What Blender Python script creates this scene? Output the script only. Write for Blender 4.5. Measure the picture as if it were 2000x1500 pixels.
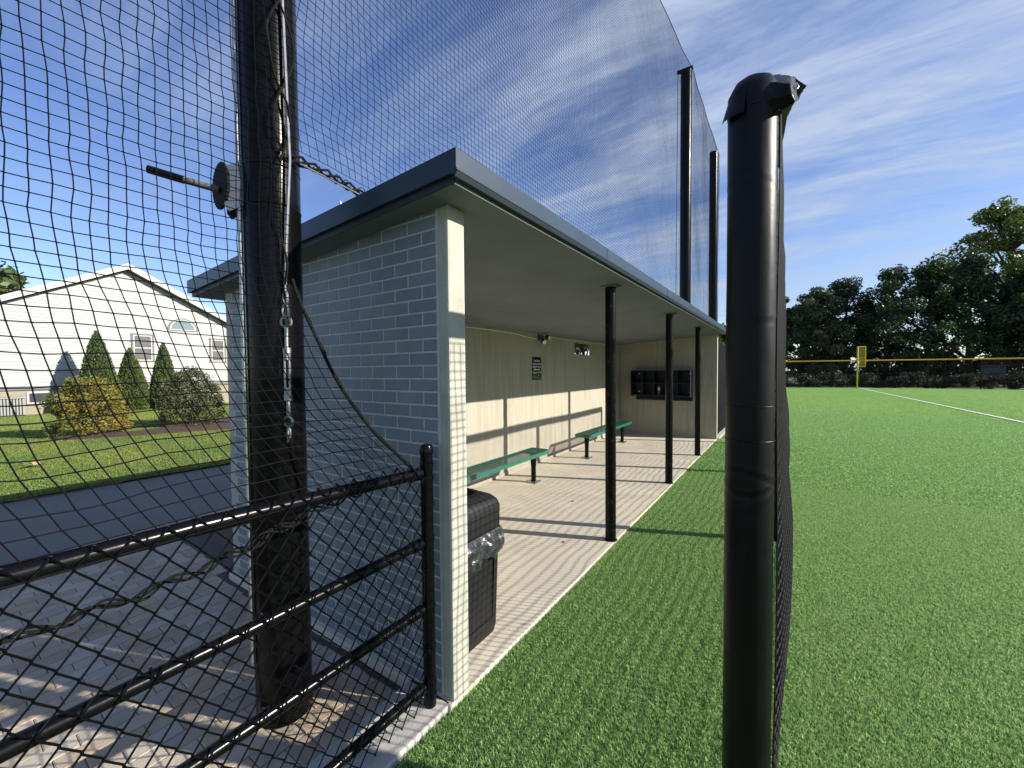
import bpy, math, random
from mathutils import Vector, Matrix, noise
random.seed(7)
SC = bpy.context.scene
for o in list(bpy.data.objects): bpy.data.objects.remove(o)
COL = SC.collection

# ------------------------------------------------------------------ camera
F, PIT, ROL, YAW, H = 797.94, math.radians(1.8782), math.radians(-.47838), math.radians(33.9258), 1.64
fw = Vector((-math.sin(YAW)*math.cos(PIT), math.cos(YAW)*math.cos(PIT), -math.sin(PIT)))
r0 = Vector((math.cos(YAW), math.sin(YAW), 0)); u0 = r0.cross(fw)
rt = r0*math.cos(ROL)+u0*math.sin(ROL); up = u0*math.cos(ROL)-r0*math.sin(ROL)
cam = bpy.data.cameras.new('camera'); cam.sensor_width = 36; cam.lens = F/2000*36
cam.clip_start = .03; cam.clip_end = 2000
co = bpy.data.objects.new('camera', cam); COL.objects.link(co); SC.camera = co
co.matrix_world = Matrix(((rt.x, up.x, -fw.x, 0), (rt.y, up.y, -fw.y, 0), (rt.z, up.z, -fw.z, H), (0, 0, 0, 1)))
def at(px, py, t):          # photo pixel -> point at depth t
    return Vector((0, 0, H))+(rt*((px-1000)/F)-up*((py-750)/F)+fw)*t

# ------------------------------------------------------------------ sky, sun, exposure
ELEV, SROT = math.radians(25.3), math.radians(68.7)
W = bpy.data.worlds.new('World'); SC.world = W; W.use_nodes = True
nt = W.node_tree; nt.nodes.clear()
def N(t, ty, **kw):
    n = t.nodes.new(ty)
    for k, v in kw.items():
        if k[0] == 'i' and k[1:].isdigit(): n.inputs[int(k[1:])].default_value = v
        else: setattr(n, k, v)
    return n
def L(t, a, b): t.links.new(a, b)
def M(t, op, a, b=None, c=None):
    n = t.nodes.new('ShaderNodeMath'); n.operation = op
    for i, v in enumerate((a, b, c)):
        if v is None: continue
        if isinstance(v, (int, float)): n.inputs[i].default_value = v
        else: t.links.new(v, n.inputs[i])
    return n.outputs[0]
sky = N(nt, 'ShaderNodeTexSky', sky_type='NISHITA', sun_disc=False, sun_elevation=ELEV, sun_rotation=SROT,
        altitude=200, air_density=1.0, dust_density=.12, ozone_density=2.6)
tc = N(nt, 'ShaderNodeTexCoord'); sp = N(nt, 'ShaderNodeSeparateXYZ'); L(nt, tc.outputs['Generated'], sp.inputs[0])
zz = M(nt, 'ADD', M(nt, 'MAXIMUM', sp.outputs[2], 0.0), .16)
cb = N(nt, 'ShaderNodeCombineXYZ'); L(nt, M(nt, 'DIVIDE', sp.outputs[0], zz), cb.inputs[0]); L(nt, M(nt, 'DIVIDE', sp.outputs[1], zz), cb.inputs[1])
def cloud(rot, scl, loc, nscale, det, dist, lo, hi, rough=.6):
    mp = N(nt, 'ShaderNodeMapping'); mp.inputs['Rotation'].default_value = (0, 0, rot); mp.inputs['Scale'].default_value = scl; mp.inputs['Location'].default_value = loc
    L(nt, cb.outputs[0], mp.inputs[0])
    no = N(nt, 'ShaderNodeTexNoise'); no.inputs['Scale'].default_value = nscale; no.inputs['Detail'].default_value = det
    no.inputs['Roughness'].default_value = rough; no.inputs['Distortion'].default_value = dist
    L(nt, mp.outputs[0], no.inputs[0])
    mr = N(nt, 'ShaderNodeMapRange', interpolation_type='SMOOTHSTEP'); mr.inputs[1].default_value = lo; mr.inputs[2].default_value = hi
    L(nt, no.outputs[0], mr.inputs[0]); return mr.outputs[0]
c1 = cloud(.12, (.5, 1.4, 1), (1.3, .4, 0), 1.3, 10, .6, .36, .84, .68)
n2 = cloud(-.25, (.9, 1.1, 1), (4.1, 2.2, 0), .9, 4, .3, .30, .70)
cs = N(nt, 'ShaderNodeSeparateXYZ'); L(nt, cb.outputs[0], cs.inputs[0])
gg = M(nt, 'ADD', M(nt, 'MULTIPLY', cs.outputs[0], .45), M(nt, 'MULTIPLY', cs.outputs[1], .35))
mr2 = N(nt, 'ShaderNodeMapRange', interpolation_type='SMOOTHSTEP'); mr2.inputs[1].default_value = -.95; mr2.inputs[2].default_value = .5
L(nt, M(nt, 'ADD', gg, M(nt, 'MULTIPLY', M(nt, 'SUBTRACT', n2, .5), .9)), mr2.inputs[0]); c2 = mr2.outputs[0]
c3 = cloud(.05, (.6, 3.2, 1), (.2, 7.3, 0), 1.5, 9, .6, .36, .80, .65)
mask = M(nt, 'MULTIPLY', M(nt, 'ADD', M(nt, 'MULTIPLY', c1, .75), M(nt, 'MULTIPLY', c3, .5)), M(nt, 'ADD', M(nt, 'MULTIPLY', c2, .95), .05))
mask = M(nt, 'MINIMUM', M(nt, 'MULTIPLY', mask, 1.45), .95)
hs = N(nt, 'ShaderNodeHueSaturation'); hs.inputs['Saturation'].default_value = 1.1; hs.inputs['Hue'].default_value = .516; L(nt, sky.outputs[0], hs.inputs['Color'])
mx = N(nt, 'ShaderNodeMix', data_type='RGBA'); L(nt, mask, mx.inputs[0]); L(nt, hs.outputs[0], mx.inputs[6]); mx.inputs[7].default_value = (2.9, 3.5, 4.6, 1)
bg = N(nt, 'ShaderNodeBackground'); bg.inputs[1].default_value = .102; L(nt, mx.outputs[2], bg.inputs[0])
wo = N(nt, 'ShaderNodeOutputWorld'); L(nt, bg.outputs[0], wo.inputs[0])
sun = bpy.data.lights.new('sun', 'SUN'); sun.energy = 5.0; sun.angle = math.radians(.5); sun.color = (1, .93, .82)
so = bpy.data.objects.new('sun', sun); COL.objects.link(so)
SD = Vector((.9317*math.cos(ELEV), .3633*math.cos(ELEV), math.sin(ELEV)))
so.rotation_euler = SD.to_track_quat('Z', 'Y').to_euler(); so.location = (20, 8, 30)
vs = SC.view_settings; vs.view_transform = 'Standard'; vs.look = 'None'; vs.gamma = 1; vs.exposure = .82; vs.use_curve_mapping = False

# ------------------------------------------------------------------ materials
MATS = {}
def mat(name, col, rough=.6, metal=0, spec=.5, col2=None, nscale=8, ndetail=5, nlo=.35, nhi=.65, stretch=None, bump=0, bscale=60, bdetail=4,
        objrand=0, coat=0, spots=None, transl=0, third=None, tscale=1.5):
    m = bpy.data.materials.new(name); m.use_nodes = True; t = m.node_tree; b = t.nodes['Principled BSDF']
    b.inputs['Roughness'].default_value = rough; b.inputs['Metallic'].default_value = metal; b.inputs['Specular IOR Level'].default_value = spec
    b.inputs['Coat Weight'].default_value = coat; b.inputs['Coat Roughness'].default_value = .15
    tx = N(t, 'ShaderNodeTexCoord'); vec = N(t, 'ShaderNodeNewGeometry').outputs['Position']
    if stretch:
        mp = N(t, 'ShaderNodeMapping'); mp.inputs['Scale'].default_value = stretch; L(t, vec, mp.inputs[0]); vec2 = mp.outputs[0]
    else: vec2 = vec
    c = None
    if col2:
        no = N(t, 'ShaderNodeTexNoise'); no.inputs['Scale'].default_value = nscale; no.inputs['Detail'].default_value = ndetail; L(t, vec2, no.inputs[0])
        mr = N(t, 'ShaderNodeMapRange'); mr.inputs[1].default_value = nlo; mr.inputs[2].default_value = nhi; L(t, no.outputs[0], mr.inputs[0])
        x = N(t, 'ShaderNodeMix', data_type='RGBA'); L(t, mr.outputs[0], x.inputs[0]); x.inputs[6].default_value = (*col, 1); x.inputs[7].default_value = (*col2, 1); c = x.outputs[2]
    if third:
        no = N(t, 'ShaderNodeTexNoise'); no.inputs['Scale'].default_value = tscale; no.inputs['Detail'].default_value = 3; L(t, vec, no.inputs[0])
        mr = N(t, 'ShaderNodeMapRange'); mr.inputs[1].default_value = .42; mr.inputs[2].default_value = .66; L(t, no.outputs[0], mr.inputs[0])
        x = N(t, 'ShaderNodeMix', data_type='RGBA'); L(t, mr.outputs[0], x.inputs[0]); L(t, c, x.inputs[6]); x.inputs[7].default_value = (*third, 1); c = x.outputs[2]
    if spots:
        no = N(t, 'ShaderNodeTexNoise'); no.inputs['Scale'].default_value = spots[0]; no.inputs['Detail'].default_value = 2; L(t, vec, no.inputs[0])
        mr = N(t, 'ShaderNodeMapRange'); mr.inputs[1].default_value = spots[1]; mr.inputs[2].default_value = spots[1]+.05; mr.inputs[4].default_value = spots[3]; L(t, no.outputs[0], mr.inputs[0])
        x = N(t, 'ShaderNodeMix', data_type='RGBA'); L(t, mr.outputs[0], x.inputs[0])
        if c: L(t, c, x.inputs[6])
        else: x.inputs[6].default_value = (*col, 1)
        x.inputs[7].default_value = (*spots[2], 1); c = x.outputs[2]
    if objrand:
        oi = N(t, 'ShaderNodeObjectInfo'); hv = N(t, 'ShaderNodeHueSaturation')
        L(t, M(t, 'MULTIPLY_ADD', oi.outputs['Random'], objrand, 1-objrand/2), hv.inputs['Value'])
        L(t, M(t, 'MULTIPLY_ADD', M(t, 'FRACT', M(t, 'MULTIPLY', oi.outputs['Random'], 7.31)), .5, .75), hv.inputs['Saturation'])
        if c: L(t, c, hv.inputs['Color'])
        else: hv.inputs['Color'].default_value = (*col, 1)
        c = hv.outputs[0]
    if c: L(t, c, b.inputs['Base Color'])
    else: b.inputs['Base Color'].default_value = (*col, 1)
    if bump:
        no = N(t, 'ShaderNodeTexNoise'); no.inputs['Scale'].default_value = bscale; no.inputs['Detail'].default_value = bdetail; L(t, vec2 if stretch else vec, no.inputs[0])
        bp = N(t, 'ShaderNodeBump'); bp.inputs['Strength'].default_value = bump; bp.inputs['Distance'].default_value = .01; L(t, no.outputs[0], bp.inputs['Height']); L(t, bp.outputs[0], b.inputs['Normal'])
    if transl:
        tr = N(t, 'ShaderNodeBsdfTranslucent'); ms = N(t, 'ShaderNodeMixShader'); ms.inputs[0].default_value = transl
        if c: L(t, c, tr.inputs[0])
        else: tr.inputs[0].default_value = (*col, 1)
        L(t, b.outputs[0], ms.inputs[1]); L(t, tr.outputs[0], ms.inputs[2]); L(t, ms.outputs[0], t.nodes['Material Output'].inputs[0])
    MATS[name] = m; return m
mat('wall_concrete', (.39, .362, .29), .85, col2=(.30, .278, .22), nscale=5, ndetail=8, stretch=(3, 3, .22), bump=.25, bscale=26, spots=(60, .70, (.25, .23, .2), .5), third=(.36, .335, .275), tscale=1.1)
mat('floor_concrete', (.60, .545, .43), .9, col2=(.50, .45, .355), nscale=3, ndetail=9, bump=.12, bscale=140, spots=(9, .735, (.2, .18, .15), .6), third=(.51, .47, .40), tscale=.9)
mat('precast', (.43, .415, .345), .85, col2=(.34, .33, .28), nscale=6, ndetail=9, bump=.2, bscale=90, spots=(70, .72, (.18, .17, .15), .7))
mat('soffit', (.185, .205, .225), .85, col2=(.145, .164, .184), nscale=2.3, ndetail=8, nlo=.3, nhi=.7, bump=.1, bscale=40, spots=(11, .74, (.15, .15, .14), .45))
mat('brick_paint', (.18, .208, .238), .6, col2=(.157, .184, .213), nscale=14, objrand=.12, bump=.18, bscale=160)
mat('mortar', (.49, .505, .50), .85, col2=(.41, .425, .42), nscale=25, bump=.3, bscale=180)
mat('fascia', (.028, .048, .074), .4, spec=.3, col2=(.024, .042, .065), nscale=3, ndetail=6)
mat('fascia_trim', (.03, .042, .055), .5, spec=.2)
mat('black_steel', (.003, .003, .0035), .24, spec=.17, stretch=(6, 6, .25), bump=.02, bscale=6)
mat('scuffed_steel', (.004, .004, .0045), .3, spec=.15, spots=(40, .66, (.12, .12, .11), .45), bump=.06, bscale=50)
mat('vinyl_coat', (.003, .003, .004), .2, spec=.2, bump=.03, bscale=40)
mat('vinyl_pad', (.003, .0032, .0038), .40, col2=(.005, .005, .006), nscale=9, bump=.08, bscale=16, bdetail=3, spec=.19)
mat('vinyl_inside', (.10, .10, .08), .6, bump=.1, bscale=30)
mat('net_cord', (.008, .008, .010), .65, spec=.15)
mat('rope', (.006, .006, .006), .8, spec=.1, col2=(.017, .017, .016), nscale=220, bump=.6, bscale=350)
mat('galvanised', (.40, .41, .41), .42, metal=.8, col2=(.28, .29, .29), nscale=30)
mat('rusty', (.05, .042, .035), .75, col2=(.12, .11, .10), nscale=35)
mat('winch_paint', (.05, .065, .10), .5)
mat('bench_green', (.015, .15, .11), .35, col2=(.012, .12, .09), nscale=12, coat=.3)
mat('bench_grid', (.008, .075, .055), .45)
mat('bin_plastic', (.012, .012, .013), .5, spec=.25, bump=.1, bscale=420, bdetail=2)
mat('bag', (.03, .032, .037), .3, spec=.6, bump=.4, bscale=34)
mat('rack_blue', (.014, .019, .042), .45, spec=.3, col2=(.018, .024, .05), nscale=6)
mat('cast_iron', (.012, .012, .014), .75, spec=.12, bump=.2, bscale=60)
mat('bolt', (.7, .7, .68), .35, metal=.6)
mat('white_plastic', (.75, .75, .72), .4)
mat('bottle_green', (.06, .13, .06), .3)
mat('sign_black', (.004, .006, .005), .5, spec=.1)
mat('sign_green', (.03, .14, .03), .4); mat('sign_lime', (.25, .4, .08), .4); mat('sign_white', (.72, .74, .70), .4)
mat('turf_base', (.03, .07, .025), .9, col2=(.045, .095, .035), nscale=60)
mat('turf_near', (.12, .27, .065), .45, col2=(.55, .75, .31), nscale=75, ndetail=3, nlo=.38, nhi=.66, spec=.4, transl=.4)
mat('turf_far', (.24, .45, .11), .45, col2=(.33, .52, .16), nscale=3, ndetail=8, spec=.4, third=(.33, .50, .15), tscale=.12, transl=.4)
mat('turf_mid', (.125, .29, .07), .45, col2=(.48, .70, .27), nscale=40, ndetail=5, nlo=.38, nhi=.66, spec=.4, transl=.4)
mat('line_white', (.75, .76, .72), .8, col2=(.6, .64, .56), nscale=20)
mat('lawn', (.18, .245, .045), .5, col2=(.32, .35, .09), nscale=9, ndetail=9, third=(.16, .25, .06), tscale=.5, transl=.35)
mat('soil', (.06, .085, .02), .95, col2=(.09, .11, .03), nscale=5, ndetail=9)
mat('asphalt', (.14, .135, .125), .9, col2=(.18, .172, .16), nscale=60, bump=.35, bscale=160, third=(.145, .14, .13))
mat('curb', (.46, .445, .40), .9, col2=(.36, .35, .32), nscale=8, ndetail=9, bump=.2, bscale=110, spots=(50, .70, (.2, .19, .17), .6))
mat('paver', (.44, .355, .255), .9, col2=(.34, .275, .205), nscale=9, ndetail=9, objrand=.3, bump=.35, bscale=75, third=(.39, .345, .285), tscale=3)
mat('paver_sand', (.09, .08, .065), .95, col2=(.05, .045, .04), nscale=50)
mat('mulch', (.055, .03, .02), .95, col2=(.09, .052, .036), nscale=22, bump=.9, bscale=30)
mat('siding', (.385, .39, .38), .6, col2=(.35, .355, .35), nscale=1.2, stretch=(1, .4, 6))
mat('house_trim', (.42, .42, .405), .5); mat('house_grey', (.12, .125, .125), .6); mat('foundation', (.30, .265, .20), .85, col2=(.26, .235, .18), nscale=4)
mat('shingle', (.22, .215, .205), .9, col2=(.16, .155, .15), nscale=14)
mat('glass', (.05, .06, .07), .06, spec=.8); mat('glass_frost', (.16, .21, .23), .2); mat('curtain', (.13, .13, .125), .9, col2=(.12, .12, .12), nscale=4, stretch=(1, 9, .3), nlo=.45, nhi=.55)
mat('ac_metal', (.28, .29, .27), .5, metal=.3); mat('dark_gap', (.03, .03, .03), .9)
mat('bark', (.045, .035, .027), .95, col2=(.08, .065, .05), nscale=10, stretch=(4, 4, .6), bump=.7, bscale=20)
mat('leaf_dark', (.028, .056, .022), .5, col2=(.06, .095, .035), nscale=1.1, ndetail=5, transl=.3, objrand=.3)
mat('leaf_mid', (.06, .095, .028), .5, col2=(.125, .16, .05), nscale=1.0, ndetail=5, transl=.35, objrand=.3)
mat('leaf_thuja', (.045, .08, .018), .6, col2=(.10, .135, .032), nscale=5, ndetail=5, transl=.15)
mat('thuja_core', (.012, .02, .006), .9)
mat('leaf_yellow', (.12, .155, .03), .6, col2=(.22, .23, .045), nscale=4, ndetail=4, transl=.25, third=(.27, .20, .035), tscale=1.3)
mat('leaf_olive', (.065, .088, .028), .6, col2=(.125, .145, .05), nscale=5, ndetail=4, transl=.2, third=(.085, .085, .035), tscale=1.6)
mat('twig', (.07, .05, .035), .9)
mat('brush', (.05, .062, .035), .8, col2=(.085, .092, .06), nscale=2, transl=.2)
mat('yellow_cap', (.62, .40, .02), .5); mat('yellow_pole', (.70, .52, .05), .45); mat('yellow_mesh', (.55, .40, .05), .6)
mat('box_dark', (.05, .06, .075), .5)
mat('dry_leaf', (.55, .42, .22), .8, col2=(.4, .25, .1), nscale=40)
mat('tan_post', (.42, .36, .26), .7)

# ------------------------------------------------------------------ mesh helpers
class MB:
    def __init__(s): s.v = []; s.f = []
    def quad(s, *p):
        n = len(s.v); s.v += [tuple(q) for q in p]; s.f.append(tuple(range(n, n+len(p))))
    def box(s, x0, x1, y0, y1, z0, z1, skip=''):
        n = len(s.v)
        s.v += [(x0,y0,z0),(x1,y0,z0),(x1,y1,z0),(x0,y1,z0),(x0,y0,z1),(x1,y0,z1),(x1,y1,z1),(x0,y1,z1)]
        for k, q in (('b',(3,2,1,0)),('t',(4,5,6,7)),('s',(0,1,5,4)),('e',(1,2,6,5)),('n',(2,3,7,6)),('w',(3,0,4,7))):
            if k not in skip: s.f.append(tuple(n+i for i in q))
    def prism(s, poly, axis, a, b):      # poly in the two other axes (in xyz order), extruded along axis a..b
        n = len(s.v); k = len(poly)
        for w in (a, b):
            for p in poly:
                q = list(p); q.insert(axis, w); s.v.append(tuple(q))
        s.f.append(tuple(n+i for i in range(k))[::-1]); s.f.append(tuple(n+k+i for i in range(k)))
        for i in range(k):
            j = (i+1) % k; s.f.append((n+i, n+j, n+k+j, n+k+i))
    def tube(s, pts, rad, sides=6, cap=True):
        pts = [Vector(p) for p in pts]; m = len(pts); n0 = len(s.v)
        R = rad if isinstance(rad, (list, tuple)) else [rad]*m
        t = (pts[1]-pts[0]).normalized(); a = Vector((0, 0, 1)) if abs(t.z) < .9 else Vector((1, 0, 0))
        e1 = t.cross(a).normalized()
        for i in range(m):
            t = (pts[min(i+1, m-1)]-pts[max(i-1, 0)])
            if t.length < 1e-9: t = Vector((0, 0, 1))
            t.normalize(); e1 = e1-t*e1.dot(t)
            if e1.length < 1e-6: e1 = t.orthogonal()
            e1.normalize(); e2 = t.cross(e1)
            for k in range(sides):
                an = 2*math.pi*k/sides; s.v.append(tuple(pts[i]+(e1*math.cos(an)+e2*math.sin(an))*R[i]))
        for i in range(m-1):
            for k in range(sides):
                j = (k+1) % sides; a = n0+i*sides; s.f.append((a+k, a+j, a+sides+j, a+sides+k))
        if cap and sides > 2:
            s.f.append(tuple(n0+k for k in range(sides))[::-1]); s.f.append(tuple(n0+(m-1)*sides+k for k in range(sides)))
    def lathe(s, prof, cx, cy, sides=24, cap=True):   # prof list of (r,z)
        s.tube([(cx, cy, z) for r, z in prof], [r for r, z in prof], sides, cap)
    def build(s, name, m, parent=None, smooth=False, bevel=0, kind=None):
        me = bpy.data.meshes.new(name); me.from_pydata(s.v, [], s.f); me.validate(); me.update()
        me.materials.append(MATS[m])
        if smooth:
            me.polygons.foreach_set('use_smooth', [True]*len(me.polygons))
            try: me.set_sharp_from_angle(angle=math.radians(40))
            except Exception: pass
        return put(name, me, parent, bevel, kind)
def put(name, me, parent=None, bevel=0, kind=None):
    o = bpy.data.objects.new(name, me); COL.objects.link(o)
    if parent: o.parent = parent
    if bevel:
        b = o.modifiers.new('bevel', 'BEVEL'); b.width = bevel; b.segments = 2; b.limit_method = 'ANGLE'; b.angle_limit = math.radians(40)
    if kind: o['kind'] = kind
    return o
def tag(o, label, cat, group=None):
    o['label'] = label; o['category'] = cat
    if group: o['group'] = group
    return o
def thing(name, label, cat, loc=(0, 0, 0), group=None):
    o = bpy.data.objects.new(name, None); COL.objects.link(o); o.location = loc; o.empty_display_size = .1
    return tag(o, label, cat, group)
def child(name, mb, m, parent, **kw):   # mesh given in world coordinates, kept there under an empty moved to its base
    o = mb.build(name, m, parent, **kw); root = parent; off = Vector((0, 0, 0))
    while root: off += root.location; root = root.parent
    o.location = -off; return o
def copy_tree(o, parent=None):
    c = o.copy(); COL.objects.link(c); c.parent = parent
    for ch in [x for x in bpy.data.objects if x.parent == o]: copy_tree(ch, c)
    return c
def wob(x, y, z=0, s=1.0): return noise.noise(Vector((x*s, y*s, z*s)))
def smooth(t): t = max(0, min(1, t)); return t*t*(3-2*t)

# ------------------------------------------------------------------ ground and setting
def struct(name, mb, m, **kw):
    o = mb.build(name, m, **kw); o['kind'] = 'structure'; return o
b = MB(); b.box(-250, 250, -120, 330, -.3, -.12); struct('ground', b, 'soil')
b = MB(); b.box(-1.36, 80, -12, 44.6, -.11, -.035); struct('turf_field', b, 'turf_base')
b = MB(); b.quad((-45, -30, -.02), (-8.52, -30, -.02), (-8.52, 40, -.02), (-45, 40, -.02))
lw = struct('lawn', b, 'lawn')
b = MB(); b.box(-8.9, -5.62, -30, 40, -.1, -.055); struct('asphalt_path', b, 'asphalt')
b = MB()
for i in range(-8, 12): b.box(-5.62, -5.40, i*3+.006, i*3+2.994, -.11, -.012)
struct('path_curb', b, 'curb', bevel=.012)
b = MB(); b.box(-1.65, -1.36, -6, 1.462, -.11, 0); struct('fence_curb', b, 'curb', bevel=.008)
b = MB(); b.box(-1.50, -1.30, 10.66, 24, -.1, .015); struct('screen_curb', b, 'curb', bevel=.008)
# paving: strips of pavers along Y
b = MB(); b.box(-5.40, -1.65, -6, 12, -.112, -.056); pav = struct('paving', b, 'paver_sand')
def paver_mesh(w, l, seed):
    rr = random.Random(seed); g = .0016; w2, l2 = w/2-g, l/2-g; c = .004
    j = lambda: rr.uniform(-.0012, .0012)
    top = [(-w2+c+j(), -l2+c+j()), (w2-c+j(), -l2+c+j()), (w2-c+j(), l2-c+j()), (-w2+c+j(), l2-c+j())]
    out = [(-w2, -l2), (w2, -l2), (w2, l2), (-w2, l2)]
    v = [(x, y, .012) for x, y in top]+[(x, y, .009) for x, y in out]+[(x, y, -.03) for x, y in out]
    f = [(0, 1, 2, 3)]+[(4+i, 4+(i+1) % 4, (i+1) % 4, i) for i in range(4)]+[(8+i, 8+(i+1) % 4, 4+(i+1) % 4, 4+i) for i in range(4)]
    me = bpy.data.meshes.new('paver'); me.from_pydata(v, [], f); me.materials.append(MATS['paver']); return me
PM = {}
def pm(w, l):
    if (w, l) not in PM: PM[(w, l)] = [paver_mesh(w, l, w*100+l*10+k) for k in range(3)]
    return rr.choice(PM[(w, l)])
pl = []; rr = random.Random(3); y = -1.0
while y+.1 < 1.46: pl.append((-1.75, y+.05, .2, .1)); y += .1
k = 0; x = -1.85
while x-.1 > -5.39:
    y = -1.0+(.1 if k % 2 else 0)+rr.uniform(-.01, .01)
    while y < 1.44:
        l = .2 if y+.2 < 1.457 else .1
        if y+l > 1.46 and x > -3.9: break
        pl.append((x-.05, y+l/2, .1, l)); y += l
    x -= .1; k += 1
pl = [p for p in pl if p[1] > .0*abs(p[0])-.15]
pl.sort(key=lambda p: (p[0]**2+p[1]**2)); far = MB()
pl = [p for p in pl if p[1] > .02*abs(p[0])-.1]
pl = [p for p in pl if p[1] > -.05 and (p[0]**2+p[1]**2) > 0]
for i, (px, py, w, l) in enumerate(pl):
    dz = rr.uniform(-.0015, .0015); rz = rr.uniform(-.006, .006)
    if i < 300:
        o = put('paver', pm(w, l), pav); o.location = (px, py, -.062+dz); o.rotation_euler = (rr.uniform(-.006, .006), rr.uniform(-.006, .006), rz)
    else:
        me = pm(w, l); n = len(far.v)
        far.v += [(q.co.x+px, q.co.y+py, q.co.z-.062+dz) for q in me.vertices]; far.f += [tuple(n+k for k in p.vertices) for p in me.polygons]
if far.f: far.build('distant_pavers', 'paver', pav, kind='stuff')
b = MB()
pts = [(-13.0, 7.2), (-13.45, 5.3), (-13.85, 4.15), (-14.25, 3.2), (-14.75, 2.2), (-15.3, 2.0), (-15.6, 2.6), (-15.1, 3.4), (-15.3, 4.2), (-16.5, 5.6), (-17.1, 6.7), (-17.3, 7.6)]
b.prism(pts, 2, -.03, .045); struct('mulch_bed', b, 'mulch')

# ------------------------------------------------------------------ grass (blade patches tiled by geometry nodes)
def blade_patch(size, n, h, w, lean, seed, m):
    rr = random.Random(seed); v = []; f = []
    for i in range(n):
        x, y = rr.uniform(-size/2, size/2), rr.uniform(-size/2, size/2); a = rr.uniform(0, 6.283); hh = h*rr.uniform(.65, 1.1); ww = w*rr.uniform(.7, 1.2)/2
        dx, dy = math.cos(a)*ww, math.sin(a)*ww; b_ = rr.uniform(0, 6.283); ti = math.radians(rr.uniform(8, 30+42*lean)); q = math.sin(ti)*hh; c = math.cos(ti)*hh; lx, ly = math.cos(b_)*q, math.sin(b_)*q
        k = len(v)
        v += [(x-dx, y-dy, 0), (x+dx, y+dy, 0), (x+dx*.85+lx*.45, y+dy*.85+ly*.45, c*.66), (x-dx*.85+lx*.45, y-dy*.85+ly*.45, c*.66), (x+lx+dx*.3, y+ly+dy*.3, c*.98), (x+lx-dx*.3, y+ly-dy*.3, c*.98)]
        f += [(k, k+1, k+2, k+3), (k+3, k+2, k+4, k+5)]
    me = bpy.data.meshes.new('blades'); me.from_pydata(v, [], f); me.materials.append(MATS[m]); return me
def grass(name, label, cat, me, patch, x0, y0, nx, ny, z):
    o = put(name, me, None, kind='stuff'); tag(o, label, cat)
    g = bpy.data.node_groups.new(name, 'GeometryNodeTree')
    g.interface.new_socket('Geometry', in_out='INPUT', socket_type='NodeSocketGeometry'); g.interface.new_socket('Geometry', in_out='OUTPUT', socket_type='NodeSocketGeometry')
    gi = g.nodes.new('NodeGroupInput'); go = g.nodes.new('NodeGroupOutput')
    gr = g.nodes.new('GeometryNodeMeshGrid'); gr.inputs[0].default_value = patch*(nx-1); gr.inputs[1].default_value = patch*(ny-1); gr.inputs[2].default_value = nx; gr.inputs[3].default_value = ny
    tr = g.nodes.new('GeometryNodeTransform'); tr.inputs['Translation'].default_value = (x0+patch*nx/2, y0+patch*ny/2, z)
    ip = g.nodes.new('GeometryNodeInstanceOnPoints'); rv = g.nodes.new('FunctionNodeRandomValue'); rv.data_type = 'INT'; rv.inputs[4].default_value = 0; rv.inputs[5].default_value = 3
    mu = g.nodes.new('ShaderNodeMath'); mu.operation = 'MULTIPLY'; mu.inputs[1].default_value = math.pi/2; cx = g.nodes.new('ShaderNodeCombineXYZ')
    l = g.links.new; l(rv.outputs[2], mu.inputs[0]); l(mu.outputs[0], cx.inputs[2]); l(gr.outputs[0], tr.inputs[0]); l(tr.outputs[0], ip.inputs['Points'])
    l(gi.outputs[0], ip.inputs['Instance']); l(cx.outputs[0], ip.inputs['Rotation']); l(ip.outputs[0], go.inputs[0])
    md = o.modifiers.new('tiles', 'NODES'); md.node_group = g; return o
grass('turf_blades', 'short green artificial turf in the foreground beside the dugout slab', 'turf', blade_patch(.4, 8600, .031, .0027, .9, 1, 'turf_near'), .4, -1.345, -.6, 16, 19, -.035)
grass('turf_blades', 'green artificial turf of the middle field beyond the padded screen', 'turf', blade_patch(.5, 4200, .034, .006, .95, 2, 'turf_mid'), .5, -1.345, 7.0, 30, 24, -.035)
grass('turf_blades', 'pale green artificial turf of the far outfield before the yellow capped fence', 'turf', blade_patch(1, 5000, .036, .016, .9, 3, 'turf_far'), 1, -1.345, 19.0, 34, 25, -.036)
grass('lawn_grass', 'sunlit green lawn between the asphalt path and the white house', 'grass', blade_patch(1, 6500, .05, .010, 1.0, 4, 'lawn'), 1, -25.55, -3, 17, 17, -.02)
# foul line
b = MB(); d = Vector((5.778-4.835, 18.238-43.885, 0)).normalized(); n = Vector((-d.y, d.x, 0))*.055
p0 = Vector((4.835, 43.8, 0)); p1 = p0+d*40
b.quad(p0-n+Vector((0, 0, .004)), p0+n+Vector((0, 0, .004)), p1+n+Vector((0, 0, .004)), p1-n+Vector((0, 0, .004))); struct('foul_line', b, 'line_white')

# ------------------------------------------------------------------ dugout
XF, XB, YN, YFAR = -1.35, -3.65, 1.469, 10.53
dug = thing('dugout', 'long open dugout with painted brick end wall and slate blue roof edge', 'dugout', (-2.5, 6, 0))
def rz(x): return 2.577-.0617*(-1.16-x)      # roof top plane
b = MB(); b.box(-3.80, -1.345, 1.44, 10.66, -.1, 0); child('floor_slab', b, 'floor_concrete', dug, bevel=.006)
def wedge_wall(y0, y1, x0, x1, zb): # wall across X with its top following the roof
    m = MB(); m.prism([(x0, zb), (x1, zb), (x1, rz(x1)-.12), (x0, rz(x0)-.12)], 1, y0, y1); return m
ew = child('end_wall', wedge_wall(YN+.0006, 1.585, -3.77, XF, -.11), 'mortar', dug)
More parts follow.
